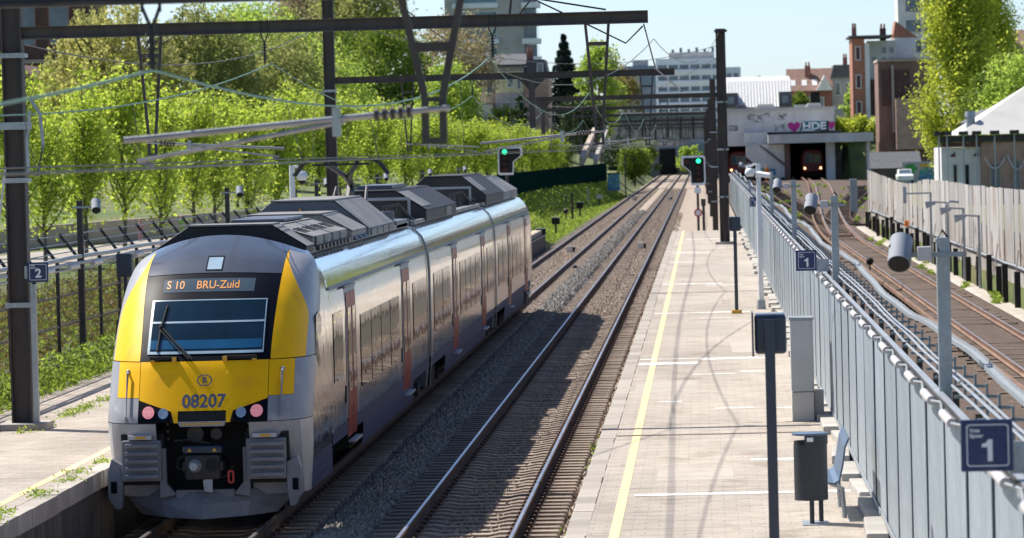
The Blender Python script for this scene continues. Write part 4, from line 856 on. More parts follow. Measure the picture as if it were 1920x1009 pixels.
# loudspeaker posts that stand on the fence line
def speaker_post(label, x, y, zt, zb, m, side=-1, thin=.055, box=True, post='loudspeaker_post', group=None):
    t = thing(post, label, 'loudspeaker', (x, y, zb), group)
    b = MB(); b.box(x-thin, x+thin, y-thin, y+thin, zb, zt); b.build('post', m, t, bevel=.008)
    b = MB(); b.box(x+side*.34 if side < 0 else x-.14, x+.16 if side < 0 else x+.34, y-.085, y-.06, zt-.16, zt-.12); b.build('cross_arm', 'galv_light', t)
    if box:
        MB().box(*sorted((x+side*.10, x+side*.22)), y-.18, y-.06, zt-.19, zt-.07).build('junction_box', 'white_plastic', t, bevel=.01)
    c = Vector((x+side*.36, y-.10, zt-.12)); d = Vector((.03*side, -.17, -.16)); d.normalize()
    a = MB(); a.cyl(c-d*.15, c+d*.13, .098, .098, 20); sp = a.build('loudspeaker', 'loudspeaker_grey', t, smooth=True)
    MB().cyl(c+d*.131, c+d*.14, .090, .086, 20).build('grille', 'black_matte', sp)
    MB().cyl(c-d*.15, c-d*.19, .085, .05, 16).build('rear_cap', 'loudspeaker_grey', sp, smooth=True)
    b = MB(); b.tube([c+Vector((-side*.08, 0, .06)), c+Vector((-side*.02, .02, .13)), c+Vector((side*.09, 0, .05))], .014, 6); b.tube([(x-.03, y-.05, zt-.15), (x-.05, y-.04, zt-.02), (x, y, zt+.06), (x+.05, y, zt-.01)], .012, 6); b.build('cable', 'black_matte', t)
    return t
names = ['largest grey cylinder loudspeaker on its galvanised post above the right fence', 'second nearest loudspeaker post on the right fence, beside the nearer far 1 sign', 'third nearest loudspeaker post on the right fence', 'fourth nearest loudspeaker post on the right fence, behind the white camera pole', 'fifth loudspeaker post on the right fence, near the tall dark pole', 'farthest loudspeaker post at the end of the right fence']
for k, y in enumerate((34, 62, 90, 119.5, 148, 176)): speaker_post(names[k], FX+.06, y, 4.25, PZ, 'galv', group='loudspeakers on the right fence')
ln = ['nearest black loudspeaker post on the left platform, beside the blue 2 sign', 'second black loudspeaker post above the left fence, over the train cab', 'third black loudspeaker post above the left fence, left of the pantograph', 'fourth black loudspeaker post above the left fence, right of the pantograph', 'fifth black loudspeaker post above the left fence', 'farthest black loudspeaker post above the left fence']
for k, y in enumerate((83.6, 109.7, 135.2, 160.6, 186.6, 214)): speaker_post(ln[k], -12.95, y, 4.25, PZ, 'steel_black', side=1, box=False, thin=.06, group='loudspeakers on the left platform')

# ------------------------------------------------------------------ left platform fence
lf = thing('security_fence', 'dark steel post fence with outward leaning tops behind the left platform', 'fence', (-13, 58, 1.0))
b = MB(); x = -13.0; b.box(x-.035, x+.035, 58-.03, 58+.03, .4, 3.06); b.bar((x, 58, 3.04), (x-.40, 58, 3.56), .06, .055, (0, 1, 0)); src = b.build('post', 'steel_black', lf)
for i in range(1, 58): inst(src, lf, (0, i*2.85, 0))
for z in (1.15, 1.75, 2.35): MB().box(x-.016, x+.016, 58, 220, z-.02, z+.02).build('rail', 'steel_black', lf)
for k in range(3): MB().tube([(x-.12-.13*k, 58, 3.20+.165*k), (x-.12-.13*k, 220, 3.20+.165*k)], .012, 5).build('strand_wire', 'galv_light', lf)
for k, (dx, dz, r) in enumerate(((.06, .03, .045), (.10, -.09, .035), (.05, -.2, .02))): MB().tube([(x+dx, y, 3.06+dz+.015*math.sin(y*.7+k)) for y in range(58, 221, 3)], r, 7).build('conduit', 'galv_light', lf, smooth=True)
b = MB(); b.cyl((x+.14, 59, 2.92), (x+.14, 60.2, 2.92), .05, .05, 10); src = b.build('tube_lamp', 'white_plastic', lf)
for i in range(1, 50): inst(src, lf, (0, i*3.2, 0))
b = MB()
for y in np.arange(58, 130, .16): b.box(x-.004, x+.004, y-.004, y+.004, .9, 3.0)
for z in np.arange(1.0, 3.0, .2): b.box(x-.004, x+.004, 58, 130, z-.004, z+.004)
tag(b.build('wire_mesh', 'steel_black', lf, fix=False), kind='stuff')

# ------------------------------------------------------------------ platform signs
def platform_sign(label, num, x0, x1, y, z0, z1, group=None, arm=None):
    t = thing('platform_sign', label, 'sign', ((x0+x1)/2, y, z0), group)
    MB().box(x0, x1, y, y+.03, z0, z1).build('plate', 'sign_blue', t, bevel=.006)
    w = x1-x0; b = MB(); ring(b, rrect(x0+.11*w, x1-.08*w, z0+.10*w, z1-.09*w, .06*w), rrect(x0+.13*w, x1-.10*w, z0+.12*w, z1-.11*w, .05*w), y-.004); b.build('border', 'sign_white', t, fix=False)
    cx = (x0+x1)/2+.03*w
    if num == '1': MB().add([(cx+a*w, y-.004, z0+c*w) for a, c in ((-.02, .20), (.075, .20), (.075, .62), (-.005, .62), (-.05, .555), (-.13, .535), (-.13, .47), (-.02, .47))], [tuple(range(8))]).build('numeral', 'sign_white', t, fix=False)
    else: text('numeral', num, .58*w, 'sign_white', t, (cx, y-.004, z0+.41*w), bold=.020*w)
    text('small_text', 'Voie', .105*w, 'sign_white', t, (x0+.27*w, y-.004, z0+.79*w), bold=.003*w)
    text('small_text', 'Spoor', .105*w, 'sign_white', t, (x0+.30*w, y-.004, z0+.69*w), bold=.003*w)
    if arm: MB().box(*arm).build('bracket', 'galv', t)
    return t
platform_sign('large blue platform 1 sign at the right edge of the picture', '1', 1.54, 1.86, 25, 3.02, 3.34, 'platform 1 signs', (1.84, 1.97, 25.04, 25.07, 3.0, 3.2))
platform_sign('middle blue platform 1 sign, below the second loudspeaker on the fence', '1', 1.44, 1.77, 65, 3.02, 3.35, 'platform 1 signs', (1.75, 1.97, 65.04, 65.07, 3.0, 3.2))
platform_sign('farthest and smallest blue platform 1 sign, beside the white camera pole', '1', 1.60, 1.94, 143, 2.86, 3.21, 'platform 1 signs', (1.90, 1.97, 143.04, 143.07, 2.9, 3.15))
platform_sign('blue platform 2 sign on the dark pole at the left', '2', -10.90, -10.56, 64.7, 3.14, 3.46, None, (-10.95, -10.85, 64.74, 64.9, 3.2, 3.4))

# ------------------------------------------------------------------ platform furniture
def monitor(label, x, y, zb, zt, foot):
    t = thing('monitor_post', label, 'monitor', (x, y, PZ), 'driver monitors on posts')
    b = MB(); b.box(x-.045, x+.045, y-.04, y+.04, PZ, zt-.04); b.build('post', 'navy_paint', t, bevel=.006)
    if foot: MB().box(x-.13, x+.13, y-.13, y+.13, PZ, PZ+.09).build('foot', 'yellow_plastic', t, bevel=.01)
    c = MB().box(x-.13, x+.15, y+.045, y+.37, zb, zt).build('housing', 'navy_paint', t, bevel=.03)
    MB().box(x-.12, x+.14, y+.055, y+.36, zt-.012, zt+.006).build('roof_plate', 'navy_top', c, bevel=.004)
    MB().box(x-.07, x+.07, y+.03, y+.05, zb+.08, zb+.2).build('bracket', 'navy_paint', c)
    MB().box(x-.155, x-.14, y+.02, y+.42, zb-.02, zt+.02).build('visor', 'navy_paint', c)
monitor('dark blue monitor box on a tall post in the right foreground', .55, 36, 3.20, 3.55, False)
monitor('small dark monitor box on a post with a yellow foot, far down the platform', .76, 103.5, 2.86, 3.22, True)
t = thing('monitor_post', 'dark box on a post behind the train, beside the left fence', 'monitor', (-12.1, 84, PZ)); MB().box(-12.28, -11.95, 84, 84.3, 2.63, 3.12).build('housing', 'navy_paint', t, bevel=.02); MB().box(-12.15, -12.07, 84.1, 84.18, PZ, 2.63).build('post', 'navy_paint', t)
t = thing('litter_bin', 'dark grey litter bin on two short legs on the right platform', 'litter bin', (1.13, 45.8, PZ))
def oval(cx, cy, a, c, n=20): return [(cx+a*math.cos(2*math.pi*i/n), cy+c*math.sin(2*math.pi*i/n)) for i in range(n)]
MB().prism(oval(1.13, 45.9, .19, .17), 'z', 1.03, 1.66).build('body', 'anthracite', t, smooth=True)
MB().prism(oval(1.13, 45.9, .185, .165), 'z', 1.655, 1.70).build('liner', 'black_matte', t)
MB().prism([(1.13+.2*math.cos(R(a)), 45.9+.18*math.sin(R(a))) for a in range(-110, 71, 15)], 'z', 1.66, 1.76).build('hood', 'anthracite', t)
MB().prism(oval(1.13, 45.9, .205, .19), 'z', 1.762, 1.79).build('lid', 'navy_top', t, bevel=.008)
MB().box(1.09, 1.16, 45.705, 45.712, 1.70, 1.745).build('label_plate', 'sign_white', t)
for x, y in ((1.13, 45.75), (1.24, 46.0)): MB().cyl((x, y, PZ), (x, y, 1.03), .028, .028, 10).build('leg', 'anthracite', t, smooth=True)
MB().box(1.02, 1.32, 45.6, 46.15, PZ, PZ+.012).build('base_plate', 'galv', t)
t = thing('equipment_cabinet', 'pale grey upright equipment cabinet beside the right fence', 'cabinet', (1.45, 62.8, PZ))
MB().box(1.28, 1.63, 62.8, 63.5, 1.22, 2.33).build('cabinet_body', 'cabinet_grey', t, bevel=.012); MB().box(1.285, 1.625, 62.81, 63.49, PZ, 1.21).build('plinth', 'cabinet_beige', t, bevel=.008)
MB().box(1.265, 1.645, 62.78, 63.52, 2.332, 2.365).build('lid', 'galv_light', t, bevel=.006); MB().box(1.635, 1.78, 63.0, 63.5, PZ, 1.22).build('side_box', 'cabinet_beige', t)
t = thing('bench', 'curved blue-grey metal bench against the right fence behind the litter bin', 'bench', (1.5, 46.9, PZ))
pf = [(1.27, 1.235), (1.31, 1.20), (1.40, 1.185), (1.455, 1.22), (1.49, 1.38), (1.525, 1.60), (1.57, 1.70)]
b = MB(); b.grid([[(x, y, z) for x, z in pf] for y in (46.2, 48.2)]); o = b.build('seat_shell', 'navy_top', t); md = o.modifiers.new('thick', 'SOLIDIFY'); md.thickness = .02
for y in (46.5, 47.9): MB().tube([(1.52, y, PZ), (1.50, y, 1.10), (1.36, y, 1.16)], .028, 8).build('leg', 'galv', t)
def cctv(label, x, y, zt, sgn):
    t = thing('camera_pole', label, 'security camera', (x, y, PZ))
    MB().cyl((x, y, PZ), (x, y, zt), .075, .06, 12).build('pole', 'white_paint', t, smooth=True)
    MB().cyl((x, y, PZ), (x, y, PZ+.25), .13, .10, 12).build('pole_base', 'galv', t, smooth=True)
    b = MB(); b.tube([(x, y, zt-.06), (x+sgn*.10, y, zt-.02), (x+sgn*.22, y, zt-.08)], .03, 8); b.build('arm', 'white_paint', t, smooth=True)
    c = MB(); c.ball((x+sgn*.22, y, zt-.24), .13, 14, 8); d = c.build('camera_housing', 'white_paint', t, smooth=True)
    c = MB(); c.ball((x+sgn*.22, y, zt-.34), .085, 12, 6); c.build('camera_dome', 'black_matte', d, smooth=True)
    return t
c1 = cctv('tall white pole with dome cameras on the right platform', 1.42, 105.8, 4.56, -1)
b = MB(); b.cyl((1.40, 105.4, 4.30), (1.72, 105.2, 4.24), .07, .07, 12); b.build('camera', 'white_paint', c1, smooth=True)
cctv('slim white pole with a dome camera behind the train cab', -9.16, 90, 4.85, 1)

# ------------------------------------------------------------------ signals
mat('signal_green', (0.05, 0.8, 0.45), 0.3, var=0.02, emit=(0.02, 0.9, 0.32), estr=1.3)
mat('signal_off', (0.06, 0.015, 0.010), 0.6, var=0.1)
def signal(label, x0, x1, y, z0, z1, flip, base):
    w, h = x1-x0, z1-z0; t = thing('railway_signal', label, 'signal', ((x0+x1)/2, y, base), 'green railway signals')
    sh = [(.40, 0.0), (.93, 0.0), (1.0, .06), (1.0, .94), (.93, 1.0), (.05, 1.0), (0, .93), (0, .70), (.36, .46), (.38, .05)]
    def T_(q, k=1.0):
        u, v = (.62+(q[0]-.62)*k, .52+(q[1]-.52)*k); u = 1-u if flip else u; return (x0+u*w, z0+v*h)
    MB().prism([T_(q) for q in sh], 'y', y, y+.12).build('board', 'sign_white', t)
    fb = MB().prism([T_(q, .85) for q in sh], 'y', y-.012, y-.003).build('black_face', 'black_matte', t)
    for i, (u, v) in enumerate(((.72, .82), (.72, .60), (.72, .40), (.72, .20), (.22, .82))):
        c = T_((u, v)); r = .058*w/.6; MB().cyl((c[0], y-.02, c[1]), (c[0], y-.05, c[1]), r, r, 14).build('lamp', 'signal_green' if i == 0 else 'signal_off', fb)
        bb = MB(); bb.grid([[(c[0]+r*1.15*math.cos(R(a)), yy, c[1]+r*1.15*math.sin(R(a))) for a in range(0, 181, 20)] for yy in (y-.02, y-.22)]); bb.build('lamp_hood', 'black_matte', fb)
    px = T_((.66, 0))[0]
    MB().cyl((px, y+.15, base), (px, y+.15, z0+.3), .07, .07, 10).build('post', 'steel_brown', t, smooth=True)
    return t, px
s1, px = signal('railway signal showing green beside the end of the right platform', -1.14, .09, 208, 3.02, 4.55, False, -.1)
MB().box(px-.17, px+.17, 207.95, 208.0, 2.62, 2.92).build('number_plate', 'sign_white', s1); MB().cyl((px, 207.95, 1.62), (px, 207.99, 1.62), .21, .21, 16).build('red_ring', 'red_paint', s1); MB().cyl((px, 207.93, 1.62), (px, 207.948, 1.62), .14, .14, 16).build('disc', 'sign_white', s1)
signal('railway signal showing green above the rear of the train roof', -9.12, -8.02, 180, 3.97, 5.22, True, PZ)
t = thing('marker_post', 'thin brown post beside the right signal', 'post', (-.05, 206, 0)); MB().box(-.12, .02, 206, 206.1, -.2, 2.1).build('post', 'steel_brown', t); MB().box(-.17, .07, 205.9, 205.98, 2.0, 2.35).build('plate', 'steel_brown', t)
t = thing('equipment_cabinet', 'tall pale cabinet behind the base of the tall platform-end pole', 'cabinet', (1.1, 232, -.2)); MB().box(.85, 1.35, 232, 232.6, 1.6, 3.4).build('cabinet_body', 'cabinet_grey', t); MB().box(1.0, 1.2, 232.2, 232.4, -.2, 1.6).build('stand', 'steel_black', t)
# ------------------------------------------------------------------ lineside boxes on the left
def lbox(label, x, y, z, w, h, m='black_matte'):
    t = thing('lineside_box', label, 'equipment box', (x, y, z), 'lineside boxes'); MB().box(x-w/2, x+w/2, y, y+.4, z+.25, z+.25+h).build('box_body', m, t, bevel=.02); MB().box(x-w/2-.02, x+w/2+.02, y-.02, y+.42, z+.252+h, z+.30+h).build('lid', 'galv_light', t); MB().box(x-.06, x+.06, y+.1, y+.25, z-.3, z+.25).build('stand', 'steel_black', t)
lbox('black lineside box with pale lid just right of the train rear', -9.0, 222, .1, .55, .35)
lbox('second lineside box with a white lid on the grass edge', -9.05, 246, .25, .5, .38)
lbox('third lineside box up the grass edge, beside the marker stakes', -9.1, 296, .45, .5, .42)
lbox('small far lineside box on the grass edge', -9.3, 360, .3, .5, .3, 'cabinet_grey')
for lab, x, y, h in (('left dark marker stake with a ball on the grass edge', -9.6, 281, 1.25), ('right thicker dark marker stake on the grass edge', -9.35, 287, 1.35), ('pale marker stake farther up the grass bank', -9.9, 345, 1.2)):
    t = thing('marker_stake', lab, 'post', (x, y, .3)); wv = .16 if 'thick' in lab else .08; MB().box(x-wv/2, x+wv/2, y, y+.1, .1, .55+h).build('stake', 'galv' if 'pale' in lab else 'steel_brown', t)
    if 'ball' in lab: q = MB(); q.ball((x, y, 1.75), .12, 8, 6); q.ball((x, y, .75), .2, 8, 6); q.build('ball_mark', 'steel_black', t)
for lab, x, y in (('yellow and black beacon between the rails behind the train', T1+.05, 206), ('pale beacon between the rails of the empty track', T2+.1, 210), ('far pale beacon between the rails behind the train', T1, 400), ('far pale beacon between the rails of the empty track', T2, 400)):
    t = thing('track_beacon', lab, 'beacon', (x, y, -.2)); MB().box(x-.22, x+.10, y, y+.25, -.2, .12).build('beacon_box', 'cabinet_beige', t, bevel=.03); MB().box(x+.102, x+.22, y+.02, y+.3, -.2, .05).build('beacon_cap', 'black_matte', t)
t = thing('plastic_bag', 'small blue scrap lying between the main tracks', 'litter', (-5.6, 178, -.15)); b = MB(); b.ball((-5.75, 178, -.12), .11, 7, 5, .6); b.build('scrap', 'blind_blue', t)

# ------------------------------------------------------------------ vegetation
leafmat('leaf_spring', (0.20, 0.30, 0.022), (0.43, 0.50, 0.085), 0.6)
leafmat('leaf_willow', (0.27, 0.28, 0.08), (0.48, 0.47, 0.17), 0.5)
leafmat('leaf_olive', (0.17, 0.20, 0.06), (0.34, 0.36, 0.12), 0.5)
leafmat('leaf_bright', (0.20, 0.31, 0.045), (0.40, 0.50, 0.10), 0.55)
leafmat('leaf_green', (0.08, 0.15, 0.015), (0.20, 0.27, 0.04), 0.45)
leafmat('leaf_dark', (0.015, 0.04, 0.012), (0.05, 0.085, 0.022), 0.2)
leafmat('leaf_conifer', (0.010, 0.028, 0.020), (0.028, 0.05, 0.032), 0.1)
leafmat('leaf_brown', (0.22, 0.19, 0.10), (0.40, 0.35, 0.19), 0.4)
leafmat('leaf_orange', (0.20, 0.19, 0.05), (0.34, 0.26, 0.09), 0.35)
leafmat('leaf_poplar', (0.27, 0.33, 0.025), (0.50, 0.56, 0.085), 0.55)
leafmat('leaf_weed', (0.11, 0.19, 0.02), (0.30, 0.39, 0.06), 0.5)
leafmat('leaf_dry', (0.16, 0.11, 0.03), (0.24, 0.22, 0.06), 0.35)
mat('bark', (0.10, 0.085, 0.07), 0.9, var=0.35, scale=4, stretch=(3, 3, .5), bump=.5, bscale=20)
def branch_pts(p, d, L, n, wob, lift=0.0):
    pts = [Vector(p)]; d = Vector(d).normalized()
    for i in range(n):
        d = (d+Vector((random.gauss(0, wob), random.gauss(0, wob), random.gauss(0, wob)+lift))).normalized(); pts.append(pts[-1]+d*L/n)
    return pts
def crown_ellipsoid(n, c, r, clumps, spread, low=-1.0, shell=.55):
    """clumped leaf centres through an uneven ellipsoid"""
    k = RNG.normal(size=(clumps, 3)); k /= np.linalg.norm(k, axis=1)[:, None]; k *= (shell+(1-shell)*RNG.random(clumps))[:, None]; k[:, 2] = np.maximum(k[:, 2], low)
    k *= np.array(r)*(0.86+0.28*RNG.random((clumps, 1)))
    idx = RNG.integers(0, clumps, n); w = (0.6+0.8*RNG.random(clumps))[idx]
    return np.array(c)+k[idx]+RNG.normal(size=(n, 3))*np.array(spread)*w[:, None], (RNG.random(clumps)[idx]*.5+RNG.random(n)*.5)
def tree_mesh(kind, H, r, n, leaf, m, trunk_r=.16, clumps=80, base=.28):
    """prototype at the origin: returns (trunk MB, leaf quads, tone)"""
    tb = MB(); C = []; T_ = []
    if kind == 'young':
        tb.tube([(0, 0, -.2), (.03, .02, 1.0), (.0, .05, 2.2), (.02, 0, H*.55), (0, 0, H*.95)], [trunk_r, trunk_r*.8, trunk_r*.65, trunk_r*.4, .015], 7)
        tips = []
        for i in range(26):
            a = random.uniform(0, 6.28); z = random.uniform(0.9, H*.68); L = random.uniform(.45, .8)*H*.5
            pts = branch_pts((0, 0, z), (math.cos(a)*.58, math.sin(a)*.58, .9), L, 6, .12, .13); tb.tube(pts, [.045, .038, .03, .024, .018, .012, .008], 5); tips.append(pts)
        tips.append([Vector((0, 0, H*t)) for t in (.5, .6, .7, .8, .88, .94, 1.0)])
        for q in range(n):
            b_ = random.choice(tips); t = random.random()**.75*(len(b_)-1); i = min(int(t), len(b_)-2); p = b_[i].lerp(b_[i+1], t-i); C.append((p.x+random.gauss(0, .27), p.y+random.gauss(0, .27), p.z+random.gauss(0, .24))); T_.append(random.random())
        C = np.array(C); T_ = np.array(T_)
    elif kind == 'round':
        tb.tube([(0, 0, -2), (.1, 0, H*.25), (0, .1, H*.5), (0, 0, H*.8)], [trunk_r, trunk_r*.8, trunk_r*.5, .04], 7)
        for i in range(12):
            a = random.uniform(0, 6.28); z = random.uniform(.25, .6)*H; tb.tube(branch_pts((0, 0, z), (math.cos(a), math.sin(a), random.uniform(.3, 1.2)), r*.9, 5, .18, .05), [trunk_r*.4, trunk_r*.3, trunk_r*.22, trunk_r*.15, .05, .02], 5)
        zc = H*(base+1)/2; C, T_ = crown_ellipsoid(n, (0, 0, zc), (r*.92, r*.92, H*(1-base)/2*.95), clumps, (r*.13, r*.13, r*.13))
    elif kind == 'willow':
        tb.tube([(0, 0, -2), (.2, 0, H*.3), (0, .1, H*.6), (0, 0, H*.85)], [trunk_r, trunk_r*.8, trunk_r*.5, .05], 7)
        for i in range(14):
            a = random.uniform(0, 6.28); tb.tube(branch_pts((0, 0, random.uniform(.3, .6)*H), (math.cos(a), math.sin(a), 1.1), r*1.1, 5, .12, -.02), [.2, .16, .12, .09, .05, .03], 5)
        ns = 420; a = RNG.random(ns)*6.283; rr = r*np.sqrt(RNG.random(ns)); top = H*(1-.42*(rr/r)**2)*(.85+.17*RNG.random(ns)); ln = (.25+.5*RNG.random(ns))*H*.62
        i = RNG.integers(0, ns, n); t = RNG.random(n); C = np.stack([rr[i]*np.cos(a[i])+RNG.normal(size=n)*.14, rr[i]*np.sin(a[i])+RNG.normal(size=n)*.14, top[i]-ln[i]*t], 1); T_ = RNG.random(ns)[i]*.6+RNG.random(n)*.4
    elif kind == 'poplar':
        tb.tube([(0, 0, -1), (.1, 0, H*.3), (0, 0, H*.6), (.1, 0, H*.98)], [trunk_r, trunk_r*.85, trunk_r*.6, .05], 8)
        lines = [[Vector((0, 0, H*(.1+.15*k))) for k in range(7)]]
        for i in range(110):
            a = random.uniform(0, 6.28); z = random.uniform(.02, .8)*H; pts = branch_pts((0, 0, z), (math.cos(a)*.8, math.sin(a)*.8, .62), random.uniform(.45, .95)*r*1.75*(1-.50*z/H), 6, .06, .13); tb.tube(pts, [.10, .085, .07, .055, .04, .025, .012], 5); lines.append(pts)
        C = np.zeros((n, 3)); li = RNG.integers(0, len(lines), n)
        for q in range(n):
            b_ = lines[li[q]]; t = random.random()**.7*(len(b_)-1); i = min(int(t), len(b_)-2); p = b_[i].lerp(b_[i+1], t-i); C[q] = (p.x+random.gauss(0, .5), p.y+random.gauss(0, .5), p.z+random.gauss(0, .8))
        T_ = RNG.random(n)*.6+RNG.random(len(lines))[li]*.4
    elif kind == 'conifer':
        tb.tube([(0, 0, -2), (0, 0, H*.97)], [trunk_r, .04], 7); lv = RNG.integers(0, 15, n); z = base*H+(H*(1-base))*((lv+.5)/15); R_ = r*(1-(z-base*H)/(H*(1-base)))+.1; a = RNG.random(n)*6.283; q = np.sqrt(RNG.random(n))
        C = np.stack([R_*q*np.cos(a), R_*q*np.sin(a), z-q*R_*.35+RNG.normal(size=n)*.16], 1); T_ = RNG.random(n)
    return tb, leaf_quads(C, leaf), T_
def plant(name, label, loc, kind, H, r, n, leaf, m, cat='tree', group=None, rot=0.0, **kw):
    tb, Q, tone = tree_mesh(kind, H, r, n, leaf, m, **kw); t = thing(name, label, cat, loc, group)
    t.rotation_euler = (0, 0, rot); me = tb.mesh('trunk', 'bark'); o = bpy.data.objects.new('trunk', me); link(o, t); OFF[o.name] = Vector(loc)
    c = fast_quads('crown', Q+np.array(loc), m, t, tone); return t
protos = []
row = []
for i in range(34): row.append((150+8.5*i, 0))
for i in range(11): row.append((166+23*i, 1))
allt = []
for i, (y, bk) in enumerate(row):
    x = -26+.0414*(y-150)-(4.5 if bk else 0)+random.uniform(-.5, .5); allt.append((x/y, x, y, bk))
fr = [q for q in sorted(allt) if not q[3]]; bk_ = [q for q in sorted(allt) if q[3]]
for lst, where in ((fr, 'front row behind the left fence'), (bk_, 'back row behind the left fence')):
    for k, (_, x, y, bkk) in enumerate(lst):
        lab = f'{ORD[k]} young bright green tree from the left in the {where}'; z = gz(x, y); rz = random.uniform(0, 6.28); sc_ = random.uniform(.90, 1.12); hs_ = float(np.interp(y, [150, 250, 330, 440], [1.0, .92, .74, .62]))
        if len(protos) < 5:
            t = plant('young_tree', lab, (x, y, z), 'young', 7.2, 2, 4400, .165, 'leaf_spring', group='young trees behind the left fence', trunk_r=.09); protos.append(t)
        else:
            t = copy_tree(random.choice(protos), None, (x, y, z)); t['label'] = lab
        t.rotation_euler = (0, 0, rz); t.scale = (sc_*1.08, sc_*1.08, sc_*hs_*random.uniform(.93, 1.06))
